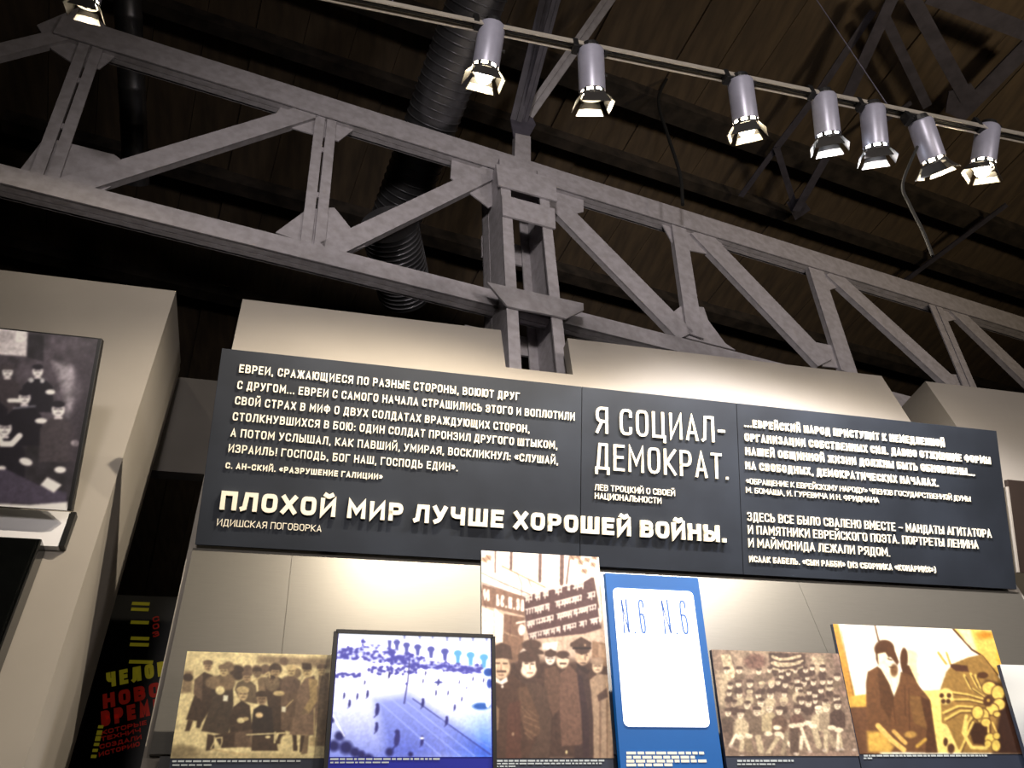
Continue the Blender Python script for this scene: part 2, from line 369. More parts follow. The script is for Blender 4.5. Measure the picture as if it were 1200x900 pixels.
def member(p0, p1, wpx, name, slit=True):
    a, b = T(p0), T(p1); mid = ((p0[0]+p1[0])/2, (p0[1]+p1[1])/2)
    d = np.array([p1[0]-p0[0], p1[1]-p0[1]], float); d /= np.linalg.norm(d)
    e = T((mid[0]-d[1]*wpx/2, mid[1]+d[0]*wpx/2)); f_ = T((mid[0]+d[1]*wpx/2, mid[1]-d[0]*wpx/2))
    t = _n(b-a); uu = np.cross(TN, t); w = abs((e-f_).dot(uu)); mb = MB(); g = .012
    if slit:
        for s in (-1, 1):
            mb.bar(a, b, TN, (w-g)/2, .009, off=.012, lat=s*(w+g)/4)
            mb.bar(a, b, TN, .009, .03, off=.028, lat=s*(g/2+.0045))
        n = 3
        for k in range(1, n): c = a+(b-a)*k/n; mb.box(c+TN*.02, uu*.03, t*.02, TN*.004)
    else:
        mb.bar(a, b, TN, w, .009, off=.012); mb.bar(a, b, TN, .009, .035, off=.03, lat=w/2-.0045); mb.bar(a, b, TN, .009, .035, off=.03, lat=-w/2+.0045)
    return mb.build(name, M['steel'], truss)
for p0, p1, wp, nm, sl in [((110, 43), (52, 205), 32, 'post', True), ((-40, 66), (75, 38), 15, 'diagonal', False), ((60, 222), (366, 128), 21, 'diagonal', False),
        ((384, 125), (367, 285), 27, 'post', True), ((385, 291), (592, 192), 21, 'diagonal', False), ((648, 232), (805, 392), 18, 'diagonal', False),
        ((795, 255), (816, 392), 17, 'post', False), ((820, 270), (968, 424), 17, 'diagonal', False), ((953, 302), (997, 436), 16, 'post', False),
        ((975, 318), (1120, 450), 12, 'diagonal', False), ((1092, 345), (1139, 455), 13, 'post', True), ((1110, 352), (1225, 462), 10, 'diagonal', False), ((1215, 383), (1270, 490), 11, 'post', True)]:
    member(p0, p1, wp, nm, sl)
for poly in [[(43, 29), (100, 5), (147, 56), (117, 80), (90, 77), (60, 57)], [(20, 203), (53, 160), (83, 168), (134, 181), (160, 200), (117, 226)],
             [(333, 120), (430, 140), (397, 165), (370, 158), (333, 147), (318, 140)], [(323, 272), (360, 245), (392, 243), (428, 288), (400, 300)],
             [(530, 178), (600, 196), (600, 232), (573, 243), (552, 227), (528, 208)], [(600, 196), (640, 204), (684, 226), (684, 248), (665, 252), (640, 243), (600, 232)],
             [(768, 248), (830, 268), (848, 288), (833, 298), (808, 293), (792, 292)], [(783, 370), (800, 357), (825, 360), (830, 375), (850, 402), (862, 410), (790, 392)],
             [(941, 303), (993, 318), (992, 333), (974, 339), (962, 344)], [(957, 401), (982, 406), (1004, 433), (964, 429)],
             [(1083, 346), (1122, 357), (1126, 373), (1108, 377), (1099, 377)], [(1112, 438), (1134, 440), (1146, 456), (1112, 450)]]:
    mb = MB(); mb.prism([T(p, .028) for p in poly], TN, .01); mb.build('gusset_plate', M['steel'], truss, bevel=.0015)
# roof struts standing on the truss over the column
st = thing('roof_strut', T((612, 190)), 'pair of grey steel struts fanning up from the column head to the roof', 'strut')
for a, b, w_ in (((604, 143), (640, -4), .085), ((613, 143), (668, -60), .06), ((618, 136), (716, -4), .085)):
    mb = MB(); A = T(a, .10); B = onZ(b, ZC-.1); mb.bar(A, B, TN, w_*.42, .01, lat=w_*.28); mb.bar(A, B, TN, w_*.42, .01, lat=-w_*.28); mb.bar(A, B, TN, .008, .06, off=.03)
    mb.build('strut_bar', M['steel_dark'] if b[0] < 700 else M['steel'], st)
mb = MB(); mb.prism([T(p, .08) for p in ((604, 156), (622, 160), (622, 196), (603, 190))], TN, .05); mb.build('short_post', M['steel'], st)
mb = MB(); mb.prism([T(p, .09) for p in ((598, 138), (620, 128), (628, 146), (618, 164), (602, 160))], TN, .01); mb.build('gusset_plate', M['steel_dark'], st)

# ---------------------------------------------------------------- leaning display walls (7 degrees back)
tl = math.tan(R(7.2)); ZW = 4.35; YW = 2.705
def yw(z): return YW-(ZW-z)*tl
WN = np.array([0, -math.cos(R(7.2)), math.sin(R(7.2))])       # facing the visitor and a little up
def WF(p, out=0.0): return onP(p, np.array([0, YW, ZW])+WN*out, WN)
def wall_block(name, x0, x1, label, depth=.46, notch=None, rear=True):
    o = thing(name, ((x0+x1)/2, 2.4, 0), label, 'display wall')
    mb = MB(); th = .07
    def P(x, z, d=0): return (x, yw(z)+d, z)
    if notch:
        na, nb, nc, nd = notch     # x at bottom left, top left, top right, bottom right; z of the notch floor
        zn = nd; out = [(x0, 0), (x1, 0), (x1, ZW), (nc[1], ZW), (nc[0], zn), (nb[0], zn), (nb[1], ZW), (x0, ZW)]
        # split into convex pieces sharing edges
        for poly in ([(x0, 0), (x1, 0), (x1, zn), (nc[0], zn), (nb[0], zn), (x0, zn)], [(x0, zn), (nb[0], zn), (nb[1], ZW), (x0, ZW)], [(nc[0], zn), (x1, zn), (x1, ZW), (nc[1], ZW)]):
            N = len(poly); k = len(mb.v); mb.v += [P(x, z) for x, z in poly]+[P(x, z, th) for x, z in poly]
            mb.f.append(tuple(k+i for i in range(N))); mb.f.append(tuple(k+N+i for i in reversed(range(N))))
            for i in range(N):
                j = (i+1) % N
                if abs(poly[i][1]-zn) < 1e-6 and abs(poly[j][1]-zn) < 1e-6 and not (poly[i][0] in (nc[0], nb[0]) and poly[j][0] in (nc[0], nb[0])): continue
                mb.f.append((k+i, k+N+i, k+N+j, k+j))
    else:
        mb.hexa([P(x0, 0), P(x1, 0), P(x1, ZW), P(x0, ZW), P(x0, 0, th), P(x1, 0, th), P(x1, ZW, th), P(x0, ZW, th)])
    mb.build('front_board', M['wall'], o)
    for a, b, nm in ((x0, x0+.05, 'side_board'), (x1-.05, x1, 'side_board')):
        mb = MB(); mb.hexa([P(a, 0, th), P(b, 0, th), P(b, ZW, th), P(a, ZW, th), P(a, 0, depth), P(b, 0, depth), P(b, ZW, depth), P(a, ZW, depth)]); mb.build(nm, M['wall'], o)
    if rear:
        mb = MB(); mb.hexa([P(x0, 0, depth), P(x1, 0, depth), P(x1, ZW-.02, depth), P(x0, ZW-.02, depth), P(x0, 0, depth+.03), P(x1, 0, depth+.03), P(x1, ZW-.02, depth+.03), P(x0, ZW-.02, depth+.03)]); mb.build('rear_board', M['wall'], o)
    return o
XL = WF((284, 352))[0]; XR = WF((1032, 439))[0]
n1, n2, n3, n4 = WF((593, 432)), WF((587, 387)), WF((664, 392)), WF((668, 437))
wall_c = wall_block('display_wall', XL, XR, 'broad pale display wall leaning back behind the dark text header', depth=.52, notch=(0, (n1[0], n2[0]), (n4[0]+.012, n3[0]), (n1[2]+n4[2])/2), rear=False)
XLB = onY((206, 342), YW)[0]
wall_l = wall_block('display_wall', XLB-2.6, XLB, 'pale display wall at the left edge, carrying the group portrait')
XRB = WF((1083, 445))[0]
wall_r = wall_block('display_wall', XRB, XRB+2.6, 'pale display wall at the right edge beyond the header')
mb = MB(); z1 = onY((178, 551), 3.25)[2]
mb.box(((XLB-.1+XL+.1)/2, 3.28, (4.33+z1)/2), ((XL-XLB)/2+.1, 0, 0), (0, .03, 0), (0, 0, (4.33-z1)/2)); tag(mb.build('link_panel', M['fascia']), 'grey panel closing the gap high between left and central walls', 'panel')
mb = MB(); mb.box(((XRB+XR)/2, 3.28, 2.15), ((XRB-XR)/2+.1, 0, 0), (0, .03, 0), (0, 0, 2.15)); tag(mb.build('link_panel', M['fascia']), 'grey panel behind the narrow gap right of the header', 'panel')

# ---------------------------------------------------------------- header with the texts (leaning forward 25 degrees)
YB = 2.50; hb = onY((228, 638), YB); hr = onY((1192, 691), YB)
ht = onY((265, 408), YB*.888); lv = _n(ht-hb); lv[0] = 0; lv = _n(lv)
HN = np.cross(np.array([1.0, 0, 0]), lv); HN = _n(HN)
if HN[1] > 0: HN = -HN
HQ = np.array([0, YB, hb[2]])
hz1 = onP((700, 455), HQ, HN)
hgt = (hz1-HQ).dot(lv)
header = thing('text_header', ((hb[0]+hr[0])/2, YB, hb[2]), 'long dark slate header board with raised cream Russian texts', 'sign')
seams = [hb[0], onP((681, 540), HQ, HN)[0], onP((867, 570), HQ, HN)[0], hr[0]]
for i in range(3):
    mb = MB(); x0, x1 = seams[i]+.0012, seams[i+1]-.0012
    c = np.array([(x0+x1)/2, 0, 0])+HQ*[0, 1, 1]+lv*hgt/2-HN*.012
    mb.box(c, ((x1-x0)/2, 0, 0), lv*hgt/2, HN*.012); mb.build('board', M['header'], header, bevel=.0008)
# return of the header back to the wall
mb = MB(); top = HQ+lv*hgt-HN*.026
a = np.array([hb[0]+.06, 0, 0]); b = np.array([hr[0]-.30, 0, 0])
for x in np.linspace(hb[0]+.15, XR-.15, 6):
    mb = MB(); e = top*[0, 1, 1]-lv*.14+np.array([x, 0, 0]); mb.bar(e, (x, yw(e[2]-.02)-.001, e[2]-.02), (0, 0, 1), .03, .03); mb.build('bracket', M['black'], header)
LT = [('ЕВРЕИ, СРАЖАЮЩИЕСЯ ПО РАЗНЫЕ СТОРОНЫ, ВОЮЮТ ДРУГ', (280, 436.7), (608.5, 469.5), 9.5, .15),
      ('С ДРУГОМ... ЕВРЕИ С САМОГО НАЧАЛА СТРАШИЛИСЬ ЭТОГО И ВОПЛОТИЛИ', (277.7, 456), (673, 493), 9.5, .15),
      ('СВОЙ СТРАХ В МИФ О ДВУХ СОЛДАТАХ ВРАЖДУЮЩИХ СТОРОН,', (275, 474), (620, 507.5), 9.5, .15),
      ('СТОЛКНУВШИХСЯ В БОЮ: ОДИН СОЛДАТ ПРОНЗИЛ ДРУГОГО ШТЫКОМ,', (272.3, 492.7), (652.7, 526.5), 9.5, .15),
      ('А ПОТОМ УСЛЫШАЛ, КАК ПАВШИЙ, УМИРАЯ, ВОСКЛИКНУЛ: «СЛУШАЙ,', (270, 511.7), (653.5, 544.5), 9.5, .15),
      ('ИЗРАИЛЬ! ГОСПОДЬ, БОГ НАШ, ГОСПОДЬ ЕДИН».', (267.3, 530), (536, 552.5), 9.5, .15),
      ('С. АН-СКИЙ. «РАЗРУШЕНИЕ ГАЛИЦИИ»', (264, 549), (448, 562.5), 7, .2),
      ('ПЛОХОЙ МИР ЛУЧШЕ ХОРОШЕЙ ВОЙНЫ.', (257.3, 597.5), (849.8, 636), 22, .235),
      ('ИДИШСКАЯ ПОГОВОРКА', (254, 616), (376.3, 623.5), 8, .11),
      ('Я СОЦИАЛ-', (698, 507.5), (849.8, 519.5), 30.5, .10), ('ДЕМОКРАТ.', (697.3, 549.8), (853.3, 562.3), 30.5, .10),
      ('ЛЕВ ТРОЦКИЙ О СВОЕЙ', (696.7, 574.5), (790.6, 581.5), 7, .13), ('НАЦИОНАЛЬНОСТИ', (696.7, 584.5), (774.6, 590.5), 7, .13),
      ('...ЕВРЕЙСКИЙ НАРОД ПРИСТУПИТ К НЕМЕДЛЕННОЙ', (872, 500.3), (1106.7, 524), 8.8, .20),
      ('ОРГАНИЗАЦИИ СОБСТВЕННЫХ СИЛ. ДАВНО ОТЖИВШИЕ ФОРМЫ', (872.5, 517), (1160.6, 544.3), 8.8, .20),
      ('НАШЕЙ ОБЩИННОЙ ЖИЗНИ ДОЛЖНЫ БЫТЬ ОБНОВЛЕНЫ...', (873.3, 533.2), (1141.7, 558), 8.8, .20),
      ('НА СВОБОДНЫХ, ДЕМОКРАТИЧЕСКИХ НАЧАЛАХ.', (873.3, 550), (1099.4, 570.5), 8.8, .20),
      ('«ОБРАЩЕНИЕ К ЕВРЕЙСКОМУ НАРОДУ» ЧЛЕНОВ ГОСУДАРСТВЕННОЙ ДУМЫ', (874, 567), (1137, 588), 6.3, .12),
      ('М. БОМАША, И. ГУРЕВИЧА И Н. ФРИДМАНА', (874, 577.5), (1029.4, 589.5), 6.3, .12),
      ('ЗДЕСЬ ВСЕ БЫЛО СВАЛЕНО ВМЕСТЕ – МАНДАТЫ АГИТАТОРА', (875.7, 610.3), (1161.5, 630.3), 10, .13),
      ('И ПАМЯТНИКИ ЕВРЕЙСКОГО ПОЭТА. ПОРТРЕТЫ ЛЕНИНА', (876.3, 625.5), (1146, 643.3), 10, .13),
      ('И МАЙМОНИДА ЛЕЖАЛИ РЯДОМ.', (876.8, 641), (1042.5, 652.3), 10, .13),
      ('ИСААК БАБЕЛЬ. «СЫН РАББИ» (ИЗ СБОРНИКА «КОНАРМИЯ»)', (877.7, 658.5), (1096.4, 671.3), 7, .18)]
for i, (t, a, b, cp, wt) in enumerate(LT):
    text_on(header, t, a, b, cp, wt, HQ, HN, M['letter'], depth=.012 if i == 7 else .005, name='letter' if i in (7, 9, 10) else 'lettering', out=.0005)

# ---------------------------------------------------------------- backing board and ledge
bq = 0.02
bTL, bBL = WF((230, 640), bq), WF((170, 884), bq)
bx0 = (bTL[0]+bBL[0])/2; bx1 = hr[0]+.02; zt = hb[2]-.004; zb = bBL[2]
back = thing('backing_board', ((bx0+bx1)/2, yw(zb)-.01, zb), 'satin grey backing board washed by the lamps behind the photographs', 'board')
pj = WF((318, 760), bq)[0]
xs = [bx0, WF((337, 700), bq)[0], WF((960, 742), bq)[0], bx1]
for i in range(3):
    mb = MB(); x0, x1 = xs[i]+.0006, xs[i+1]-.0006
    mb.hexa([(x, yw(z)+o_, z) for o_ in (-.022, -.002) for x, z in ((x0, zb), (x1, zb), (x1, zt), (x0, zt))]); mb.build('panel', M['backing'], back)
ZS = 2.235
mb = MB(); mb.box(((bx0+.03+bx1)/2, yw(ZS)-.012, (zb+ZS)/2-.004), ((bx1-bx0-.03)/2, 0, 0), (0, .006, 0), (0, 0, (zb-ZS)/2-.005)); mb.build('base_strip', M['black'], back)
ledge = MB(); ledge.box(((bx0+.03+bx1)/2, yw(ZS)-.11, ZS-.03), ((bx1-bx0-.03)/2, 0, 0), (0, .10, 0), (0, 0, .029))
tag(ledge.build('ledge', M['black'], bevel=.003), 'black ledge under the photographs of the central wall', 'ledge')

# ---------------------------------------------------------------- painted prints
class Raster:
    def __init__(s, W, H, quad, base):
        s.W, s.H = W, H
        # homography from unit square (u right, v down) to photograph pixels
        (x0, y0), (x1, y1), (x2, y2), (x3, y3) = quad       # TL TR BR BL
        A = []; B = []
        for (u, v), (x, y) in zip(((0, 0), (1, 0), (1, 1), (0, 1)), quad):
            A.append([u, v, 1, 0, 0, 0, -u*x, -v*x]); B.append(x); A.append([0, 0, 0, u, v, 1, -u*y, -v*y]); B.append(y)
        h = np.linalg.solve(np.array(A, float), np.array(B, float))
        u, v = np.meshgrid(np.linspace(0, 1, W), np.linspace(0, 1, H)); s.u, s.v = u, v
        dn = h[6]*u+h[7]*v+1; s.X = (h[0]*u+h[1]*v+h[2])/dn; s.Y = (h[3]*u+h[4]*v+h[5])/dn
        s.c = np.ones((H, W, 3))*np.array(base); s.o = (0, 0); s.k = 1.0; s.rs = np.random.RandomState(3)
    def frame(s, ox, oy, k): s.o = (ox, oy); s.k = k; return s
    def xy(s): return (s.X-s.o[0])*s.k, (s.Y-s.o[1])*s.k
    def mix(s, a, col): a = np.clip(a, 0, 1)[..., None]; s.c = s.c*(1-a)+np.array(col)*a
    def E(s, cx, cy, rx, ry, col, soft=.25, rot=0, al=1):
        X, Y = s.xy(); c, n = math.cos(rot), math.sin(rot); dx, dy = X-cx, Y-cy
        d = np.sqrt(((dx*c+dy*n)/rx)**2+((-dx*n+dy*c)/ry)**2); s.mix((1+soft/2-d)/soft*al if soft else d < 1, col)
    def P(s, pts, col, al=1, soft=6):
        X, Y = s.xy(); ins = np.zeros_like(X, bool); dist = np.full_like(X, 1e9); n = len(pts)
        for i in range(n):
            (x1, y1), (x2, y2) = pts[i], pts[(i+1) % n]
            if y1 != y2:
                cnd = ((y1 > Y) != (y2 > Y)); xi = (x2-x1)*(Y-y1)/(y2-y1)+x1; ins ^= cnd & (X < xi)
            dx, dy = x2-x1, y2-y1; L = dx*dx+dy*dy+1e-9
            t = np.clip(((X-x1)*dx+(Y-y1)*dy)/L, 0, 1); dist = np.minimum(dist, np.hypot(X-x1-t*dx, Y-y1-t*dy))
        sd = np.where(ins, dist, -dist); s.mix(np.clip(sd/soft+.5, 0, 1)*al, col)
    def L(s, pts, w, col, al=1, soft=3):
        X, Y = s.xy()
        dist = np.full_like(X, 1e9)
        for (x1, y1), (x2, y2) in zip(pts, pts[1:]):
            dx, dy = x2-x1, y2-y1; L = dx*dx+dy*dy+1e-9
            t = np.clip(((X-x1)*dx+(Y-y1)*dy)/L, 0, 1); dist = np.minimum(dist, np.hypot(X-x1-t*dx, Y-y1-t*dy))
        s.mix(np.clip((w/2-dist)/soft+.5, 0, 1)*al, col)
    def noise(s, amp, cell=6, mask=None):
        gh, gw = s.H//cell+3, s.W//cell+3; g = s.rs.rand(gh, gw)
        yy, xx = np.mgrid[0:s.H, 0:s.W]/float(cell); y0 = yy.astype(int); x0 = xx.astype(int); fy, fx = yy-y0, xx-x0
        n = (g[y0, x0]*(1-fx)+g[y0, x0+1]*fx)*(1-fy)+(g[y0+1, x0]*(1-fx)+g[y0+1, x0+1]*fx)*fy
        n = (n-.5)*2*amp
        if mask is not None: n = n*mask
        s.c = np.clip(s.c*(1+n[..., None]), 0, 1)
        return n
    def text(s, t, x, y, length, h, wt, col, slope=0.0):
        pls, sw = layout(t, length, h, wt)
        for pl in pls: s.L([(x+a-0, y-b+slope*a) for a, b in pl], sw, col, soft=2)
    def head(s, x, y, r, skin, hair, cap=None, face=True):
        s.E(x, y, r*.8, r, skin, .3)
        if cap: s.E(x, y-r*.85, r*1.05, r*.5, cap, .2); s.L([(x-r*.9, y-r*.5), (x+r*.9, y-r*.5)], r*.25, cap)
        else: s.E(x, y-r*.75, r*.85, r*.5, hair, .3)
        if face:
            s.L([(x-r*.5, y-r*.08), (x-r*.15, y-r*.08)], r*.2, hair, .8); s.L([(x+r*.15, y-r*.08), (x+r*.5, y-r*.08)], r*.2, hair, .8)
            s.L([(x, y), (x+r*.05, y+r*.3)], r*.13, hair, .5); s.L([(x-r*.25, y+r*.5), (x+r*.25, y+r*.5)], r*.18, hair, .7)
def print_mesh(name, rs, A, B, Cc, D, m, parent, N, out):
    """grid between world corners TL TR BR BL"""
    H, W = rs.H, rs.W
    for _ in range(3):
        q_ = np.pad(rs.c, ((1, 1), (1, 1), (0, 0)), 'edge'); q_ = (q_[:-2]+2*q_[1:-1]+q_[2:])/4; rs.c = (q_[:, :-2]+2*q_[:, 1:-1]+q_[:, 2:])/4
    A, B, Cc, D = [np.array(q)+N*out for q in (A, B, Cc, D)]
    base = np.array(parent.location)
    u, v = rs.u[..., None], rs.v[..., None]
    P = (A*(1-u)+B*u)*(1-v)+(D*(1-u)+Cc*u)*v-base
    me = bpy.data.meshes.new(name); me.vertices.add(W*H); me.vertices.foreach_set('co', P.reshape(-1).astype(np.float32))
    idx = np.arange(W*H).reshape(H, W); q = np.stack([idx[1:, :-1], idx[1:, 1:], idx[:-1, 1:], idx[:-1, :-1]], -1).reshape(-1, 4); nf = len(q)
    me.loops.add(nf*4); me.loops.foreach_set('vertex_index', q.reshape(-1).astype(np.int32))
    me.polygons.add(nf); me.polygons.foreach_set('loop_start', (np.arange(nf)*4).astype(np.int32))
    me.update(calc_edges=True)
    at = me.color_attributes.new('print', 'FLOAT_COLOR', 'POINT')
    c = np.clip(rs.c, 0, 1); c = np.where(c <= .04045, c/12.92, ((c+.055)/1.055)**2.4)
    at.data.foreach_set('color', np.concatenate([c, np.ones((H, W, 1))], -1).reshape(-1).astype(np.float32))
    me.materials.append(m); o = bpy.data.objects.new(name, me); C.objects.link(o); o.parent = parent
    return o
PL = _n(np.array([0, -.2075, .978])); PN = _n(np.array([0, -.978, -.2075]))    # photo boards lean 12 degrees forward
ZL = zb-.01
def board(name, label, cat, Yb, quad_img, frame_px, edge_mat, quad_print=None, rs=None, m=None, thick=.018, captions=(), zlow=None, group=None, N=PN, Lv=PL, bodymat=None):
    """a board leaning on plane through (Yb, ZL); quad_img: print corners in photo px TL TR BR BL; frame_px: board outline px"""
    q = np.array([0, Yb, ZL]); f = [onP(p, q, N) for p in frame_px]
    xa = (f[0][0]+f[3][0])/2; xb = (f[1][0]+f[2][0])/2
    t = thing(name, ((xa+xb)/2, Yb, ZL), label, cat, group)
    zt_ = (f[0][2]+f[1][2])/2; zl_ = ZS+.001
    def pt(x, z): k = (z-ZL)/Lv[2]; return np.array([x, Yb+Lv[1]*k, z])
    mb = MB(); c0, c1, c2, c3 = pt(xa, zt_), pt(xb, zt_), pt(xb, zl_), pt(xa, zl_)
    mb.prism([c0, c3, c2, c1], -N, thick); mb.build('board', bodymat or M['navy'], t, bevel=.0008)
    if rs is not None:
        g = [onP(p, q, N) for p in quad_print]
        xa2 = (g[0][0]+g[3][0])/2; xb2 = (g[1][0]+g[2][0])/2; za = (g[0][2]+g[1][2])/2; zb2 = (g[2][2]+g[3][2])/2
        print_mesh('print', rs, pt(xa2, za), pt(xb2, za), pt(xb2, zb2), pt(xa2, zb2), m, t, N, .0012)
    for (p, L_, hpx) in captions:        # tiny unreadable caption lines: rows of short dashes
        a = onP(p, q+N*.001, N); b = onP((p[0]+L_, p[1]), q+N*.001, N); hh = abs((onP((p[0], p[1]-hpx), q, N)-a)[2]); mb = MB(); x = a[0]
        while x < b[0]:
            wv = rnd.uniform(.006, .022); yv = pt(x, a[2]); mb.box(pt(x+wv/2, a[2])+N*.0012, (wv/2, 0, 0), Lv*hh/2, N*.0003); x += wv+.0035
        mb.build('caption_line', M['caption'], t)
    return t, pt, q

# --- A: sepia group of soldiers and women around a stretcher
cr = (.90, .83, .62); dk = (.27, .21, .16); md = (.50, .42, .32); lt = (.78, .69, .50); br = (.42, .34, .27)
qA = [(220.5, 763.5), (390, 767.5), (379, 888.5), (198.5, 888.5)]
a = Raster(300, 210, qA, cr).frame(195, 755, 6)
a.P([(650, 80), (1160, 100), (1160, 170), (640, 130)], br, .7, 30); a.P([(130, 190), (190, 190), (180, 340), (100, 345)], md, .9, 20); a.E(155, 235, 36, 28, dk)
a.P([(0, 700), (300, 760), (500, 800), (0, 830)], (.62, .56, .42), .8, 60); a.E(120, 760, 110, 50, (.55, .49, .36), .6); a.E(560, 790, 300, 30, (.75, .68, .5), .6)
for x, y, r, cp in [(500, 200, 58, dk), (575, 175, 30, br), (640, 185, 40, br), (700, 180, 40, br), (770, 175, 45, dk), (830, 120, 30, br), (915, 200, 36, md), (440, 160, 40, md)]: a.E(x, y, r, r*.95, cp, .3)
a.P([(1075, 200), (1150, 200), (1130, 720), (1050, 715), (1060, 400)], md); a.head(1095, 185, 34, lt, dk, br)
a.P([(215, 240), (270, 195), (330, 220), (330, 420), (250, 545), (135, 530), (200, 350)], dk); a.P([(200, 250), (260, 210), (250, 400), (190, 350)], br); a.head(296, 158, 34, (.68, .58, .44), dk, br)
a.P([(150, 530), (185, 540), (160, 610), (125, 612)], dk); a.P([(215, 530), (250, 540), (230, 590), (205, 585)], dk)
a.P([(300, 260), (380, 215), (470, 240), (470, 420), (430, 640), (240, 610), (330, 380)], (.28, .23, .18)); a.E(350, 270, 75, 48, md, .3); a.E(430, 265, 55, 60, (.48, .40, .30), .3); a.head(405, 190, 36, lt, dk, md)
a.P([(285, 630), (330, 640), (330, 740), (270, 750)], dk); a.P([(330, 640), (560, 600), (600, 720), (380, 730)], dk)
a.P([(500, 270), (570, 240), (630, 290), (640, 420), (520, 400), (480, 320)], (.40, .34, .26)); a.head(568, 235, 36, (.66, .56, .42), dk, br)
a.P([(640, 230), (700, 230), (720, 330), (650, 350)], md); a.head(640, 205, 32, md, dk, dk)
a.P([(690, 260), (760, 215), (840, 260), (830, 640), (740, 620), (700, 350)], dk); a.E(745, 270, 52, 60, (.45, .38, .29), .3); a.head(768, 195, 38, (.68, .58, .42), dk, dk); a.head(742, 255, 30, md, dk)
a.P([(810, 260), (880, 215), (945, 260), (930, 400), (880, 620), (800, 600), (805, 400)], br); a.E(870, 280, 70, 60, (.42, .34, .28), .3); a.head(880, 190, 36, lt, dk, lt)
a.P([(800, 600), (840, 620), (810, 700), (760, 700)], dk)
a.P([(470, 440), (530, 395), (585, 430), (600, 620), (560, 700), (440, 690), (440, 520)], dk); a.head(538, 352, 42, (.80, .70, .52), dk, lt)
a.P([(610, 460), (670, 420), (740, 450), (750, 600), (770, 740), (600, 740), (590, 600)], (.20, .16, .13)); a.head(670, 385, 42, (.60, .50, .38), dk, dk)
a.P([(480, 620), (600, 600), (600, 730), (470, 720)], br, .8); a.P([(600, 650), (760, 640), (780, 750), (590, 750)], dk)
a.P([(975, 240), (1040, 220), (1070, 300), (1060, 480), (1040, 640), (860, 635), (900, 480), (925, 320)], (.50, .41, .33)); a.P([(1000, 240), (1065, 250), (1060, 400), (1000, 490), (965, 450), (1010, 380)], (.68, .58, .40))
a.head(990, 190, 40, lt, dk); a.P([(955, 130), (1020, 135), (1025, 180), (960, 175)], dk)
a.P([(880, 635), (920, 640), (915, 750), (885, 750)], dk); a.P([(940, 640), (975, 640), (960, 760), (930, 760)], dk); a.P([(970, 640), (1000, 640), (985, 770), (940, 775)], md)
for x, y, rx, ry, cc in [(378, 325, 32, 30, cr), (970, 478, 22, 18, md), (520, 535, 28, 20, cr), (555, 525, 22, 14, lt), (650, 498, 26, 20, (.85, .74, .55)), (790, 345, 40, 18, lt), (708, 652, 18, 10, cr), (840, 690, 45, 55, cr)]: a.E(x, y, rx, ry, cc, .3)
a.P([(400, 358), (433, 360), (430, 402), (398, 398)], (1, .97, .85)); a.P([(808, 438), (840, 440), (835, 478), (808, 474)], (1, .97, .85))
a.L([(560, 636), (860, 622)], 9, cr); a.L([(610, 262), (725, 195)], 10, lt); a.L([(725, 195), (728, 235)], 10, lt); a.L([(890, 390), (840, 440)], 8, lt)
a.L([(305, 735), (345, 660), (385, 655), (385, 690), (345, 785)], 8, cr); a.L([(320, 740), (560, 780)], 14, lt); a.L([(760, 620), (755, 690)], 14, cr); a.L([(920, 645), (920, 705)], 16, cr); a.L([(1040, 450), (1035, 690)], 9, lt)
a.P([(1005, 655), (1060, 655), (1045, 715), (1000, 715)], lt); a.noise(.13, 3); a.noise(.10, 7); a.noise(.06, 1)

# --- B: blue-toned view of a square with scattering crowd and arcaded building
wb = (.93, .95, 1.0); qB = [(397.3, 741.5), (575, 748.5), (575.8, 887.5), (386, 886.5)]
b_ = Raster(300, 230, qB, wb).frame(375, 730, 5.295)
X, Y = b_.xy()
b_.mix(np.clip((Y-380)/520, 0, 1)**1.1*.75*np.clip((1250-X)/700, 0, 1), (.12, .18, .62)); b_.mix(np.clip(1-np.abs((X-1020)/260), 0, 1)*np.clip((Y-470)/320, 0, 1)*.85, (.10, .32, .78))
b_.P([(330, 470), (560, 430), (1062, 800), (1062, 835), (420, 835)], (.20, .26, .66), .55, 80)
nb = (.22, .22, .55)
rs2 = np.random.RandomState(5)
for i in range(520):
    t = rs2.rand(); x = 110+t*900; top = 60+min(t*1.6, 1)*165 if t < .6 else 240+(t-.6)*60; bt = 215+t*110 if t > .2 else 225
    if t < .16: top = 150; bt = 225
    y = top+rs2.rand()*(bt-top); b_.E(x, y, 8+rs2.rand()*11, 5+rs2.rand()*9, nb if rs2.rand() < .65 else (.75, .78, .95), .5, al=.8)
for i in range(60): x = 300+rs2.rand()*300; b_.E(x, 270+rs2.rand()*50, 10, 9, nb, .5, al=.8)
for i in range(25): b_.E(100+rs2.rand()*150, 310+rs2.rand()*25, 12, 8, nb, .5, al=.8)
for i, x in enumerate((433, 478, 538, 607, 690, 776, 856, 935, 1018)):
    y = (95, 108, 125, 138, 152, 166, 178, 190, 204)[i]; ac = (.25, .27, .55) if i < 6 else (.30, .55, .72)
    s_ = .95+i*.04; b_.E(x, y+12, 22*s_, 17*s_, ac, .3) if i else None; b_.P([(x-14*s_, y+10), (x+15*s_, y+12), (x+9*s_, y+62*s_), (x-9*s_, y+60*s_)], ac)
for x in (525, 620, 700, 790, 870, 950, 1035): b_.P([(x-10, 60), (x+12, 62), (x+4, 118 if x > 750 else 100), (x-4, 115 if x > 750 else 98)], (.35, .38, .65), .7)
b_.L([(557, 225), (545, 360), (522, 500)], 8, (.15, .15, .4)); b_.E(553, 228, 12, 10, nb); b_.E(538, 378, 10, 8, nb)
for l in (((360, 480), (750, 830)), ((440, 470), (870, 830)), ((540, 490), (960, 830))): b_.L(l, 5, (.62, .68, .92), .8)
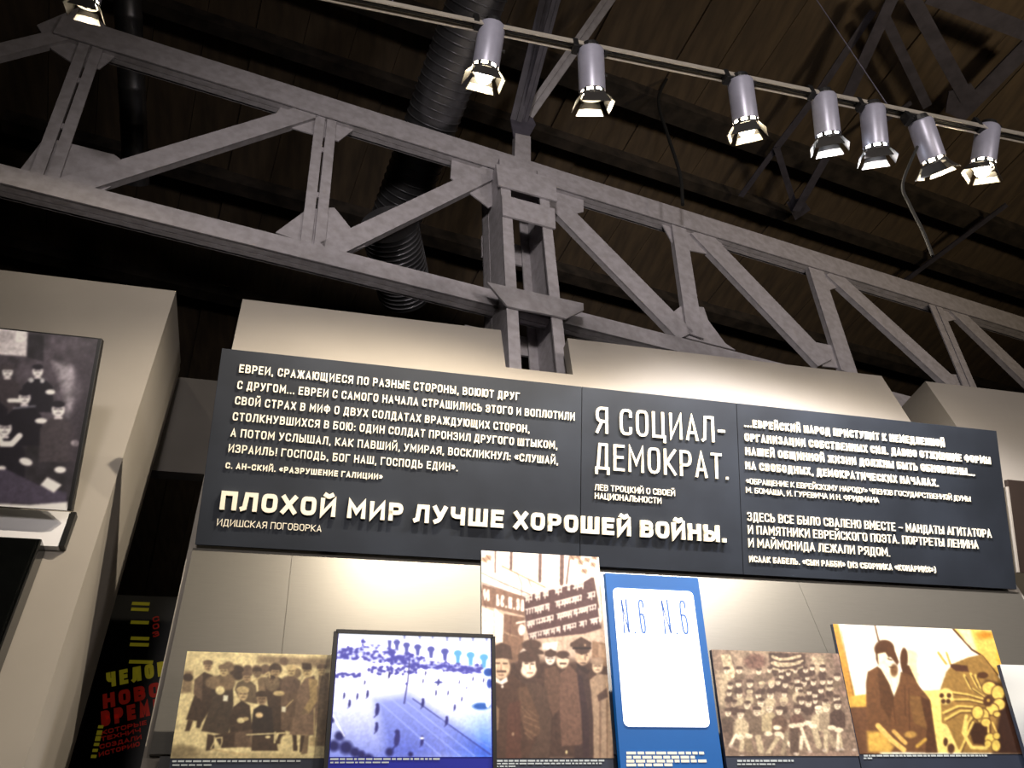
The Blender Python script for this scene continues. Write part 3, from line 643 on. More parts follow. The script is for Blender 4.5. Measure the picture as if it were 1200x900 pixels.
b_.L([(575, 470), (1055, 820)], 6, (.10, .12, .42)); b_.L([(680, 560), (1062, 780)], 3, (.5, .55, .85), .8)
for x, y, s_ in ((150, 450, .8), (232, 455, .8), (295, 442, 1), (183, 500, 1), (355, 540, 1.6), (350, 650, 1.3), (638, 500, 1.2), (785, 612, 1.2), (835, 528, .8), (720, 437, .7), (640, 362, .6), (795, 437, .6), (880, 475, .6), (477, 720, 2.2), (632, 735, 1.3), (430, 325, .9), (655, 315, .6), (910, 405, .4), (278, 370, .6), (865, 370, .5), (735, 372, .9), (950, 350, .6), (1015, 360, .6)):
    b_.E(x, y, 8*s_, 22*s_, (.13, .13, .38), .3, rot=.15); b_.E(x+1, y-20*s_, 7*s_, 7*s_, (.13, .13, .38), .3); b_.L([(x-2, y+15*s_), (x-12*s_, y+28*s_)], 4*s_, (.13, .13, .38))
b_.E(632, 716, 14, 6, wb); b_.E(735, 370, 28, 8, (.2, .22, .5))
for x, y, r in ((120, 700, 30), (85, 760, 35), (160, 770, 42), (215, 800, 30), (255, 815, 26), (300, 840, 30), (430, 800, 26), (560, 815, 16), (70, 600, 20)): b_.E(x, y, r, r, (.08, .08, .30), .6, al=.9)
b_.L([(78, 570), (150, 700)], 8, wb); b_.E(1000, 520, 55, 22, (.12, .3, .6), .5); b_.E(1045, 310, 30, 26, (.1, .25, .55), .4); b_.E(1050, 380, 16, 30, (.15, .25, .6), .4); b_.E(1040, 500, 12, 30, wb)
b_.noise(.10, 3, np.clip((Y-400)/300, 0, 1)); b_.noise(.05, 1)

# --- C: brown street photograph with banner and men in caps
qC = [(562.5, 645), (698.5, 653), (722.5, 888.5), (567, 888.5)]
sb = (.34, .24, .22); wc = (.98, .93, .88); bb = (.30, .22, .19); tn = (.66, .54, .44)
c = Raster(260, 400, qC, (.78, .68, .60)).frame(555, 640, 6.92)
c.P([(40, 20), (1010, 80), (1010, 460), (40, 460)], wc); 
for l, w_ in ((((165, 40), (165, 210)), 12), (((292, 45), (292, 180)), 22), (((525, 60), (525, 280)), 26), (((700, 70), (700, 300)), 34), (((760, 90), (740, 300)), 14)): c.L(l, w_, sb, .9)
c.L([(220, 160), (570, 330)], 12, tn); c.L([(60, 215), (240, 300), (450, 385)], 6, sb); c.L([(60, 290), (380, 400)], 5, sb); c.L([(340, 210), (380, 300), (380, 450)], 5, sb); c.L([(430, 260), (460, 330)], 5, sb)
for x, y in ((110, 90), (80, 110), (780, 90), (850, 130), (900, 110), (950, 150), (880, 200), (960, 90), (830, 90)): c.E(x, y, 26, 20, tn, .6); c.L([(x-18, y-18), (x+18, y+24)], 7, sb, .8)
c.P([(60, 300), (395, 400), (410, 560), (60, 470)], (.50, .38, .32)); c.text('И', 72, 435, 50, 95, .2, wc, .1); c.text('ЬС.М.ЭЛ', 178, 475, 225, 95, .17, wc, .22)
c.L([(60, 360), (150, 700)], 7, sb); c.P([(60, 480), (160, 520), (160, 740), (60, 730)], wc); c.P([(165, 490), (240, 560), (235, 770), (165, 770)], wc); c.P([(240, 540), (410, 570), (400, 760), (240, 740)], (.48, .36, .30)); c.L([(245, 690), (400, 750)], 16, tn); c.L([(300, 560), (290, 760)], 10, sb, .6)
c.E(385, 670, 28, 45, wc); c.L([(345, 615), (420, 600)], 14, wc)
c.P([(395, 400), (880, 285), (940, 250), (960, 370), (1025, 560), (1030, 660), (900, 700), (450, 750), (420, 640)], (.32, .22, .22))
c.P([(960, 240), (990, 260), (1035, 560), (1020, 640), (985, 420)], wc); c.P([(930, 250), (960, 250), (1010, 500), (980, 480)], sb)
rh = np.random.RandomState(11)
for (x0, y0, x1, y1, hh) in ((405, 440, 880, 320, 56), (415, 545, 975, 400, 62), (430, 640, 985, 500, 58), (445, 735, 1020, 600, 52)):
    n_ = int((x1-x0)/21)
    for i in range(n_):
        if rh.rand() < .12: continue
        x = x0+(x1-x0)*i/n_; y = y0+(y1-y0)*i/n_; k = rh.rand()
        c.L([(x, y-hh*.62), (x+15, y-hh*.66)], 8, wc); c.L([(x+14, y-hh*.66), (x+13, y-hh*(.0 if k < .7 else -.25))], 8, wc)
        if k > .3: c.L([(x, y-4), (x+14, y-6)], 8, wc)
        if k > .55: c.L([(x+2, y-hh*.6), (x+2, y-hh*.2)], 7, wc)
c.P([(555, 780), (680, 765), (670, 840), (560, 830)], wc)
c.frame(565, 735, 5.453)
c.P([(60, 200), (860, 200), (900, 850), (60, 850)], (.28, .20, .17), 1, 60); c.P([(130, 40), (260, 60), (260, 200), (180, 220), (130, 90)], (.5, .38, .31)); c.P([(700, 80), (800, 100), (810, 250), (700, 220)], (.55, .43, .34))
c.P([(740, 100), (790, 110), (790, 190), (745, 180)], tn)
c.E(315, 105, 62, 34, bb); c.E(330, 140, 70, 18, bb, rot=.3); c.P([(260, 130), (300, 150), (250, 200), (240, 150)], wc, .8)
# right woman in a light dress
c.P([(690, 330), (740, 290), (810, 300), (850, 560), (850, 840), (730, 840), (715, 560)], (.62, .52, .43)); c.L([(760, 420), (770, 830)], 14, (.5, .40, .33)); c.L([(805, 460), (815, 830)], 10, (.48, .38, .3)); c.P([(740, 430), (800, 380), (810, 440), (750, 470)], bb)
c.head(738, 245, 42, (.85, .74, .62), bb); c.E(738, 210, 44, 24, (.6, .5, .42), .3)
# tall man with a peaked cap
c.P([(600, 250), (660, 240), (700, 400), (720, 600), (722, 840), (600, 840), (620, 500)], (.25, .18, .17)); c.P([(500, 290), (560, 235), (610, 290), (640, 480), (672, 720), (640, 750), (520, 760), (500, 500)], (.42, .31, .26)); c.P([(610, 300), (640, 300), (690, 560), (700, 830), (660, 830), (640, 540)], (.22, .15, .16))
c.head(640, 180, 56, (.80, .68, .57), bb, face=False); c.L([(625, 150), (665, 160)], 10, bb); c.E(635, 165, 8, 6, bb); c.E(668, 172, 6, 5, bb); c.L([(655, 170), (660, 205)], 7, bb, .6); c.L([(630, 222), (660, 222)], 7, bb); c.P([(560, 95), (630, 55), (695, 90), (695, 130), (590, 125), (560, 115)], bb); c.L([(580, 128), (690, 128)], 13, (.15, .1, .1)); c.E(655, 108, 8, 8, tn)
c.P([(600, 215), (650, 250), (690, 270), (680, 300), (620, 260)], (.2, .14, .13))
# round faced man with moustache
c.head(515, 205, 50, (.94, .85, .74), bb, face=False); c.L([(505, 190), (520, 190)], 8, bb); c.L([(540, 190), (552, 190)], 8, bb); c.L([(500, 225), (535, 225)], 12, bb)
c.P([(400, 260), (470, 240), (500, 300), (500, 520), (460, 560), (400, 420)], (.38, .28, .23)); c.head(435, 195, 38, wc, bb); c.P([(400, 150), (435, 130), (475, 150), (475, 175), (400, 175)], bb)
# man in the second place
c.P([(260, 330), (340, 330), (420, 400), (450, 600), (440, 840), (300, 840), (280, 500)], (.32, .24, .20)); c.E(298, 245, 54, 72, (.96, .88, .78), .25); c.E(295, 180, 66, 40, bb, .25); c.E(243, 220, 14, 50, bb, .3); c.E(355, 220, 14, 40, bb, .3); c.L([(275, 225), (292, 225)], 9, bb); c.L([(312, 228), (330, 228)], 9, bb); c.L([(290, 285), (325, 285)], 9, (.6, .4, .35)); c.L([(305, 235), (310, 262)], 6, (.6, .45, .4)); c.P([(235, 300), (290, 325), (350, 300), (345, 350), (250, 350)], bb)
# man at the left
c.P([(75, 330), (130, 350), (200, 300), (290, 370), (370, 560), (360, 700), (300, 840), (75, 840)], (.30, .21, .17)); c.P([(230, 380), (290, 370), (370, 560), (380, 680), (300, 720), (250, 560)], (.38, .28, .22))
for l in (((270, 560), (365, 600)), ((275, 600), (375, 640)), ((275, 640), (360, 690)), ((280, 670), (330, 715)), ((300, 520), (350, 560)), ((255, 500), (310, 560))): c.L(l, 7, (.52, .40, .31), .8)
c.P([(170, 480), (250, 460), (260, 840), (160, 840)], (.35, .22, .18), .8); c.P([(78, 480), (115, 520), (110, 650), (78, 670)], (.55, .44, .34), .9)
c.E(122, 250, 58, 74, (.84, .72, .60), .25); c.P([(72, 195), (80, 110), (120, 90), (180, 110), (195, 200), (130, 190)], bb); c.L([(88, 222), (112, 222)], 9, bb); c.L([(135, 224), (160, 224)], 9, bb); c.L([(122, 230), (122, 262)], 8, (.6, .45, .38)); c.L([(98, 275), (150, 275)], 13, bb); c.L([(108, 298), (140, 298)], 7, (.5, .35, .3)); c.P([(72, 300), (120, 335), (160, 310), (165, 340), (130, 360), (80, 340)], wc); c.E(132, 372, 8, 10, wc)
c.E(552, 798, 7, 12, cr); c.E(205, 680, 8, 12, tn); c.noise(.12, 4); c.noise(.08, 2)

# --- D: brown photograph of a large seated assembly
qD = [(830.5, 761), (978.5, 766), (1010, 884), (853.5, 888)]
d_ = Raster(300, 230, qD, (.52, .44, .38)).frame(825, 750, 6)
sk = (.95, .88, .76); ld = (.34, .27, .24); lb = (.76, .69, .57)
d_.P([(100, 100), (170, 100), (220, 260), (190, 270), (130, 200)], lb); d_.P([(160, 60), (450, 80), (430, 230), (260, 250), (210, 180)], (.62, .54, .46)); d_.E(350, 150, 80, 55, (.45, .34, .30), .5); d_.P([(440, 90), (700, 95), (700, 260), (470, 250)], ld)
for yy in (115, 160): d_.L([(470, yy), (520, yy+22), (590, yy+16), (660, yy-2)], 20, lb); d_.L([(480, yy+40), (540, yy+52), (620, yy+50), (680, yy+30)], 15, lb)
d_.P([(740, 120), (830, 110), (840, 230), (770, 230)], lb, .8, 30); d_.P([(880, 100), (930, 100), (1000, 400), (950, 380)], (.52, .43, .38)); d_.P([(80, 220), (180, 230), (150, 480), (110, 480)], lb, .7, 40)
d_.noise(.2, 6)
heads = [(240, 215, 24), (380, 222, 22), (455, 210, 20), (535, 215, 22), (540, 255, 20), (587, 232, 20), (705, 210, 20), (750, 195, 18), (822, 200, 22), (180, 325, 24), (240, 310, 24), (320, 310, 26), (405, 318, 22), (473, 312, 24), (520, 295, 22), (570, 312, 22), (612, 322, 20), (650, 285, 22), (700, 300, 24), (765, 295, 22), (828, 290, 22), (878, 288, 22), (925, 260, 24), (175, 375, 22), (250, 385, 24), (322, 380, 24), (385, 390, 24), (470, 385, 28), (568, 380, 22), (665, 340, 30), (680, 370, 22), (740, 365, 20), (780, 385, 22), (820, 350, 22), (878, 335, 20), (310, 460, 28), (405, 440, 30), (565, 440, 26), (690, 430, 22), (740, 440, 28), (785, 425, 20), (855, 440, 26), (930, 410, 26), (215, 450, 26), (150, 215, 22), (720, 265, 18), (635, 215, 18)]
for x, y, r in heads:
    col_ = (ld, (.45, .38, .32), lb, (.35, .28, .25))[rs2.randint(4)]
    d_.E(x, y+r*1.9, r*1.35, r*1.3, col_, .4)
for x, y, r in heads: d_.head(x, y, r, sk if rs2.rand() > .2 else (.72, .64, .54), ld, (lb if rs2.rand() < .25 else ld) if rs2.rand() < .4 else None)
front = [(175, 515, 26, ld), (265, 525, 30, ld), (380, 505, 30, ld), (470, 480, 30, lb), (540, 500, 28, ld), (665, 490, 28, ld), (810, 490, 26, sk), (865, 475, 26, lb), (940, 455, 28, (.35, .28, .25))]
for i, (x, y, r, cp) in enumerate(front):
    cc = ((.40, .34, .29), lb, (.46, .39, .33), (.70, .63, .50), (.42, .33, .28), (.42, .32, .28), lb, (.62, .55, .46), ld)[i]
    d_.P([(x-r*1.8, y+r*2), (x-r*.6, y+r*.9), (x+r*.7, y+r*.9), (x+r*2, y+r*2.2), (x+r*2.2, y+r*5.5), (x-r*1.6, y+r*5.5)], cc); d_.head(x, y, r, sk, ld, cp)
d_.P([(130, 560), (230, 570), (220, 700), (180, 760), (140, 650)], ld, .6, 20)
for l, w_, cc in ((((290, 690), (280, 820)), 34, lb), (((320, 700), (350, 815)), 50, (.55, .48, .39)), (((400, 690), (430, 810)), 42, lb), (((540, 690), (465, 815)), 30, lb), (((560, 665), (680, 800)), 26, sk), (((600, 650), (580, 800)), 30, (.6, .53, .44)), (((650, 640), (660, 780)), 60, (.38, .31, .27)), (((700, 620), (770, 780)), 22, sk), (((705, 680), (705, 760)), 24, sk), (((790, 620), (830, 740)), 40, lb), (((860, 620), (940, 730)), 46, (.62, .55, .46)), (((870, 640), (880, 780)), 30, lb), (((960, 620), (960, 760)), 24, sk), (((960, 620), (990, 760)), 18, lb), (((240, 670), (200, 750)), 22, sk)): d_.L(l, w_, cc, soft=8)
for x, y in ((270, 690), (330, 680), (470, 660), (530, 615), (540, 660), (690, 595), (740, 580), (780, 600), (910, 610), (960, 625), (640, 600)): d_.E(x, y, 30, 17, sk, .4)
d_.P([(750, 790), (1100, 780), (1110, 830), (700, 828)], (.60, .50, .44), .9, 14); d_.P([(140, 780), (700, 820), (700, 840), (130, 840)], (.5, .42, .36), .8, 14)
for x, y in ((205, 755), (290, 825), (670, 800), (770, 780), (870, 770), (960, 765), (990, 760), (1075, 762)): d_.E(x, y, 16, 10, (.75, .68, .62), .4)
d_.noise(.16, 3); d_.noise(.12, 2)

# --- E: yellow-brown photograph of a seated bearded man beside a carved floral stone
qE = [(975, 732), (1162.5, 738), (1203, 884.5), (1008, 882.5)]
yl = (.95, .80, .42); e = Raster(320, 250, qE, (1, .98, .90)).frame(970, 725, 5.217)
bn = (.32, .20, .12); gd = (.78, .62, .28)
e.P([(20, 30), (60, 40), (170, 490), (240, 470), (240, 560), (140, 560)], (.80, .58, .25)); e.L([(75, 60), (160, 490)], 5, bn, .6); e.P([(110, 540), (300, 540), (320, 830), (170, 830)], (.42, .28, .18), 1, 16); e.P([(130, 480), (240, 465), (240, 540), (130, 545)], (.88, .68, .30))
e.L([(280, 40), (305, 140)], 9, bn); e.P([(480, 190), (540, 200), (550, 440), (500, 380)], (.95, .88, .62), .8, 20); e.E(460, 250, 24, 70, bn); e.P([(440, 290), (490, 290), (560, 440), (480, 460)], bn)
e.P([(760, 60), (880, 60), (1010, 70), (1080, 270), (1040, 360), (930, 220)], (.90, .74, .36)); e.E(965, 100, 60, 26, (.75, .5, .15), .7, al=.7); e.E(1060, 230, 30, 60, (.9, .65, .2), .7, al=.6); e.L([(765, 62), (880, 190), (945, 230), (1040, 350)], 12, bn); e.P([(790, 60), (870, 60), (910, 190), (850, 150)], (1, .95, .75), .9, 20)
e.P([(560, 445), (700, 440), (720, 820), (640, 820), (620, 600)], (.98, .88, .5)); 
e.P([(720, 330), (760, 280), (850, 240), (940, 220), (1060, 380), (1200, 720), (1200, 830), (720, 820), (690, 640), (680, 440)], (.60, .46, .24)); e.P([(960, 380), (1060, 400), (1220, 780), (1220, 840), (1000, 830), (1040, 600)], (.22, .13, .09), 1, 30); e.P([(890, 640), (990, 650), (990, 780), (880, 770), (860, 700)], (.25, .15, .09), 1, 12)
for l in (((830, 350), (870, 430), (960, 490)), ((870, 340), (910, 420), (970, 470)), ((900, 350), (940, 440)), ((750, 455), (850, 470), (950, 500)), ((760, 500), (850, 500), (940, 520)), ((700, 580), (790, 540), (930, 550)), ((710, 620), (800, 570), (900, 570)), ((830, 720), (850, 640), (890, 590)), ((800, 810), (850, 700), (880, 640))): e.L(l, 15, (.92, .80, .42)); e.L([(x+9, y+9) for x, y in l], 6, bn)
e.E(715, 480, 45, 50, (.95, .85, .5)); 
for x, y in ((690, 475), (735, 475), (700, 510), (730, 510)): e.E(x, y, 14, 15, bn)
for x, y, rx, ry in ((985, 430, 50, 45), (1040, 460, 45, 50), (1045, 530, 42, 40), (1000, 560, 45, 40), (940, 600, 45, 50), (910, 580, 40, 45), (960, 640, 34, 30), (1030, 590, 26, 22)): e.E(x, y, rx, ry, bn, .15); e.E(x, y, rx-6, ry-6, (.93, .80, .40), .15)
e.E(975, 510, 30, 34, bn); e.E(978, 505, 10, 10, gd); e.L([(975, 650), (975, 720)], 12, yl); e.L([(1000, 640), (1030, 710)], 10, yl)
for x, y, rx, ry in ((985, 745, 32, 38), (1025, 722, 20, 20), (1020, 780, 26, 34), (970, 770, 20, 22)): e.E(x, y, rx+4, ry+4, bn, .15); e.E(x, y, rx, ry, (.9, .78, .38), .15)
e.L([(840, 600), (820, 700), (870, 790), (960, 795)], 20, (.93, .82, .45)); e.P([(680, 640), (720, 650), (800, 820), (720, 820)], (.95, .85, .5)); e.E(712, 755, 14, 26, bn); e.E(745, 795, 22, 30, bn); e.P([(745, 280), (850, 290), (860, 330), (780, 325), (745, 300)], (.32, .2, .14)); e.E(945, 350, 36, 20, bn); e.L([(670, 210), (720, 280)], 14, gd); e.L([(722, 210), (745, 280)], 12, gd)
e.P([(240, 330), (300, 295), (360, 400), (400, 480), (440, 330), (500, 350), (620, 500), (660, 820), (260, 810), (235, 560), (230, 400)], (.42, .28, .17)); e.P([(545, 470), (620, 510), (665, 820), (590, 820), (600, 650)], bn); e.P([(300, 300), (350, 330), (400, 470), (380, 620), (320, 540)], (.34, .22, .13)); e.P([(480, 470), (560, 480), (600, 680), (520, 640)], (.5, .36, .20), .8)
e.L([(465, 420), (470, 600)], 6, bn); e.L([(490, 430), (495, 700)], 6, bn); e.L([(390, 480), (410, 640)], 7, bn); e.P([(240, 690), (330, 690), (400, 780), (380, 815), (250, 810)], (.86, .68, .32), 1, 20)
e.P([(300, 210), (350, 200), (410, 330), (440, 340), (430, 400), (400, 480), (370, 400), (330, 330), (300, 280)], (1, .96, .82)); e.E(340, 190, 62, 58, bn, .2); e.P([(345, 180), (400, 190), (430, 270), (420, 290), (370, 230)], bn); e.P([(285, 180), (310, 200), (305, 290), (290, 260)], bn); e.P([(300, 220), (345, 210), (370, 250), (380, 300), (330, 310), (305, 270)], (1, .95, .80)); e.L([(362, 250), (385, 258)], 8, bn); e.E(400, 320, 24, 40, (.45, .32, .2), .5); e.L([(370, 300), (395, 305)], 6, bn)
e.L([(305, 655), (385, 740), (460, 800)], 30, (.92, .76, .42)); e.L([(400, 690), (470, 760)], 24, (.88, .70, .38)); e.L([(540, 780), (590, 740)], 20, gd); e.E(500, 710, 36, 20, (.75, .58, .3), .5); e.noise(.10, 4); e.noise(.07, 2)

# --- F: left group portrait, black and white
qF = [(-150, 368), (116.5, 398), (77, 598), (-165, 584)]
f = Raster(330, 260, qF, (.14, .13, .15)).frame(0, 375, 3.754)
f.P([(-600, -50), (450, 90), (330, 500), (-600, 420)], (.24, .22, .25), 1, 60); f.P([(240, 200), (330, 220), (360, 340), (300, 460), (280, 330)], (.58, .56, .60), .8, 30); f.P([(130, 60), (200, 70), (200, 200), (130, 180)], (.12, .11, .13)); f.noise(.3, 9)
f.P([(-120, 20), (130, 50), (125, 175), (-120, 160)], (.72, .70, .72)); f.text('Б', 78, 105, 40, 55, .25, (.9, .88, .9)); f.E(30, 80, 40, 30, (.6, .58, .6), .5); f.L([(0, 130), (110, 140)], 10, (.6, .58, .6), .6)
gk = (.09, .08, .11); fs = (.90, .87, .90)
def fig(x, y, r, body, w_=2.3, hcol=gk, cap=None):
    f.P([(x-r*w_, y+r*2.6), (x-r*.8, y+r*1.1), (x+r*.8, y+r*1.1), (x+r*w_, y+r*2.6), (x+r*w_*1.05, y+r*7), (x-r*w_*1.05, y+r*7)], body); f.head(x, y, r, fs, hcol, cap); f.L([(x-r*.4, y+r*1.15), (x+r*.4, y+r*1.15)], r*.3, fs, .8)
for x in (-480, -380, -270, -160, -70): fig(x, 245+rs2.randint(-12, 12), 27, (.16, .14, .17))
fig(48, 252, 27, (.20, .18, .20), cap=(.22, .2, .22)); fig(175, 248, 27, gk); f.E(228, 345, 20, 12, fs); f.E(148, 290, 12, 12, (.6, .6, .62)); f.E(195, 292, 10, 12, (.6, .6, .62))
for x in (-420, -300, -180, -90): fig(x, 365, 28, gk)
fig(-10, 352, 28, gk); fig(122, 372, 30, (.08, .07, .1)); f.L([(60, 385), (100, 385)], 18, fs); f.L([(80, 420), (165, 410)], 10, (.5, .5, .55), .6); f.E(190, 475, 24, 12, fs)
fig(260, 425, 32, (.22, .20, .22), 2.3); f.E(325, 570, 16, 14, fs); f.E(265, 680, 22, 13, fs)
for x in (-400, -250, -110): fig(x, 505, 32, gk)
fig(45, 508, 34, gk, 2.4); f.L([(20, 545), (35, 575), (75, 575), (105, 540)], 24, fs); f.E(28, 682, 28, 15, fs, rot=-.3); f.E(132, 648, 26, 15, fs, rot=.3)
f.P([(-600, 690), (60, 680), (180, 740), (290, 770), (285, 815), (-600, 800)], (.24, .22, .28)); f.P([(215, 710), (270, 740), (240, 770), (190, 740)], (.95, .93, .95)); f.P([(-600, 790), (150, 818), (290, 806), (290, 850), (-600, 840)], (.97, .96, .98)); f.P([(330, 200), (450, 90), (330, 700), (300, 700)], (.18, .16, .19), .7, 30); f.noise(.12, 3); f.noise(.08, 2); f.c = np.clip(f.c*1.3, 0, 1)

# ---------------------------------------------------------------- photo boards on the ledge
board('photo_board', 'sepia photograph of soldiers and nurses around a stretcher, leftmost on the ledge', 'photograph', 2.372, qA, [(220.5, 763.5), (390, 767.5), (378.5, 905), (196.5, 905)], None, qA, a, M['print'], captions=[((202, 892), 150, 2), ((202, 896.5), 46, 1.6)])
tB, ptB, qq = board('photo_board', 'backlit blue photograph of people scattering across a square, in a black frame', 'photograph', 2.335, qB, [(395, 739.5), (577.5, 746.5), (580, 905), (380, 905)], None, qB, b_, M['print_lit'], thick=.022, captions=[((387, 889.5), 122, 2.2), ((387, 893.5), 70, 1.6)], bodymat=mat('deep_blue_backlit', (.05, .10, .50), .4, scale=8, var=.1, emit=(.02, .06, .55), es=.35))
mb = MB(); q4 = [onP(p, qq, PN) for p in [(395, 739.5), (577.5, 746.5)]]; 
xa, xb, zt_ = (onP((395, 739.5), qq, PN)[0]+onP((380, 905), qq, PN)[0])/2, (onP((577.5, 746.5), qq, PN)[0]+onP((580, 905), qq, PN)[0])/2, (q4[0][2]+q4[1][2])/2
fw = .0055
for A_, B_ in ((ptB(xa, zt_), ptB(xb, zt_)), (ptB(xa, ZS+.006), ptB(xa, zt_)), (ptB(xb, ZS+.006), ptB(xb, zt_))): mb.bar(A_-PN*.009, B_-PN*.009, PN, fw*2, .028)
mb.build('frame', M['black'], tB)
board('photo_board', 'tall brown photograph of men in caps under a lettered banner', 'photograph', 2.37, qC, [(562.5, 645), (698.5, 653), (722.5, 905), (568, 905)], None, qC, c, M['print'], captions=[((581, 891.5), 122, 2), ((581, 894.8), 122, 1.6), ((581, 898), 18, 1.4)])
board('photo_board', 'brown photograph of a large seated assembly, right of the blue panel', 'photograph', 2.362, qD, [(830.5, 761), (979, 766), (1012, 905), (856, 905)], None, qD, d_, M['print'], thick=.015, captions=[((864, 891.5), 66, 2.2), ((864, 895.5), 44, 1.6)])
board('photo_board', 'yellowish photograph of a bearded seated man beside a carved floral stone', 'photograph', 2.379, qE, [(975, 732), (1162.5, 738), (1207, 905), (1011, 905)], None, qE, e, M['print'], thick=.012, captions=[((1012, 885.5), 145, 2), ((1012, 888.5), 10, 1.6)])
qW = [(1169, 778), (1330, 784), (1370, 888), (1205, 886)]
gW = Raster(60, 40, qW, (.86, .87, .86)); gW.frame(1169, 778, 1); gW.P([(1190-1169, 60), (200, 60), (200, 120), (20, 120)], (.6, .62, .64), .7, 30); gW.noise(.08, 8)
board('photo_board', 'pale photograph cut by the right edge of the view', 'photograph', 2.352, qW, [(1169, 778), (1330, 784), (1376, 905), (1211, 905)], None, qW, gW, M['print'], thick=.015)

# blue information panel with the bright white field
tI, ptI, qI = board('info_panel', 'glowing blue panel with a white rounded field between the photographs', 'sign', 2.352, None, [(704.5, 671.5), (814, 676.5), (853, 905), (733, 905)], None, thick=.02, bodymat=M['blue_panel'])
gx = [onP(p, qI, PN) for p in ((716, 689), (809, 693), (834.6, 852), (733, 852))]
xa, xb, za, zb_ = (gx[0][0]+gx[3][0])/2, (gx[1][0]+gx[2][0])/2, (gx[0][2]+gx[1][2])/2, (gx[2][2]+gx[3][2])/2
pts = []
rr = .016
for cx, cz, a0 in ((xb-rr, za-rr, 0), (xa+rr, za-rr, 90), (xa+rr, zb_+rr, 180), (xb-rr, zb_+rr, 270)):
    for k in range(6): g = R(a0+k*18); pts.append(ptI(cx+rr*math.cos(g), cz+rr*math.sin(g)))
mb = MB(); mb.prism([p_+PN*.0005 for p_ in pts], PN, .0015); mb.build('white_field', M['white_panel'], tI)
text_on(tI, 'N.6', (731, 742), (758, 742.5), 40, .05, qI, PN, M['numeral'], depth=.0005, out=.0025, name='numerals')
text_on(tI, 'N.6', (779, 743), (808, 743.5), 40, .05, qI, PN, M['numeral'], depth=.0005, out=.0025, name='numerals')
for k, (y_, L_) in enumerate(((882.5, 88), (887.5, 76), (892, 86), (896.5, 52))):
    mb = MB(); aa = onP((734, y_), qI, PN); bb_ = onP((734+L_, y_+1.5), qI, PN); x = aa[0]
    while x < bb_[0]: wv = rnd.uniform(.012, .03); mb.box(ptI(x+wv/2, aa[2])+PN*.0008, (wv/2, 0, 0), PL*.0036, PN*.0005); x += wv+.005
    mb.build('caption_line', M['letter'], tI)

# corner of the board on the right wall
rq = HQ
f0 = onP((1181, 562), HQ, HN)
tR = thing('text_header', f0, 'dark board corner with a pale edge on the right wall', 'sign')
mb = MB(); X0 = f0[0]; zt2 = f0[2]
def hp(x, k, o=0): return np.array([x, f0[1], f0[2]])-lv*k+HN*o
mb.prism([hp(X0, 0), hp(X0, .38), hp(X0+1.2, .38), hp(X0+1.2, 0)], -HN, .02); mb.build('board', mat('brown_board', (.16, .12, .10), .5, scale=6, var=.1), tR)
mb = MB(); mb.prism([hp(X0-.008, .03), hp(X0-.008, .38), hp(X0, .38), hp(X0, .03)], -HN, .02); mb.build('edge_strip', M['wall'], tR)

# ---------------------------------------------------------------- left wall: group portrait, lower white field, black box
lq = onY((77, 598), 2.46)
def LQ(p): return onP(p, lq, HN)
tF = thing('photo_board', LQ((77, 598)), 'black and white group portrait in a thin black frame on the left wall', 'photograph')
LA = LQ((116.5, 398)); LB_ = LQ((77, 598)); xe = (LA[0]+LB_[0])/2; k2 = (LA-LB_).dot(lv)
def lp(x, k, o=0): return np.array([x, LA[1], LA[2]])-lv*k+HN*o
mb = MB(); xs0 = xe-1.15
mb.prism([lp(xs0, -.006, -.001), lp(xs0, k2, -.001), lp(xe+.012, k2, -.001), lp(xe+.012, -.006, -.001)], -HN, .03); mb.build('frame', M['black'], tF, bevel=.003)
print_mesh('print', f, lp(LQ((-150, 368))[0], 0), lp(xe, 0), lp(xe, k2), lp(LQ((-150, 368))[0], k2), M['print'], tF, HN, .001)
bx = thing('display_box', WF((0, 700)), 'glossy black display box at the lower left edge', 'display case')
xr = WF((49, 632), .075)[0]; zt3 = WF((48, 631), .075)[2]
mb = MB(); mb.hexa([(x, yw(z)-o_, z) for o_ in (.075, .004) for x, z in ((xr-1.3, 1.9), (xr, 1.9), (xr, zt3), (xr-1.3, zt3))]); mb.build('case', M['gloss'], bx, bevel=.004)
mb = MB(); mb.hexa([(x, yw(z)-o_, z) for o_ in (.081, .0755) for x, z in ((xr-1.28, 1.9), (xr-.012, 1.9), (xr-.012, zt3-.012), (xr-1.28, zt3-.012))]); mb.build('glass_front', M['gloss'], bx)
z4 = LB_[2]+.03
wf = thing('white_panel', (xe-.5, 2.4, zt3), 'bright white strip between the group portrait and the black box', 'panel')
mb = MB(); mb.hexa([(x, yw(z)-o_, z) for o_ in (.03, .004) for x, z in ((xe-1.2, zt3+.002), (xe-.006, zt3+.002), (xe-.006, z4), (xe-1.2, z4))]); mb.build('board', mat('white_board', (.86, .86, .88), .5, scale=3, var=.02), wf)
mb = MB(); mb.hexa([(x, yw(z)-o_, z) for o_ in (.033, .004) for x, z in ((xe-.004, zt3+.002), (xe+.012, zt3+.002), (xe+.012, z4), (xe-.004, z4))]); mb.build('edge_strip', M['black'], wf)

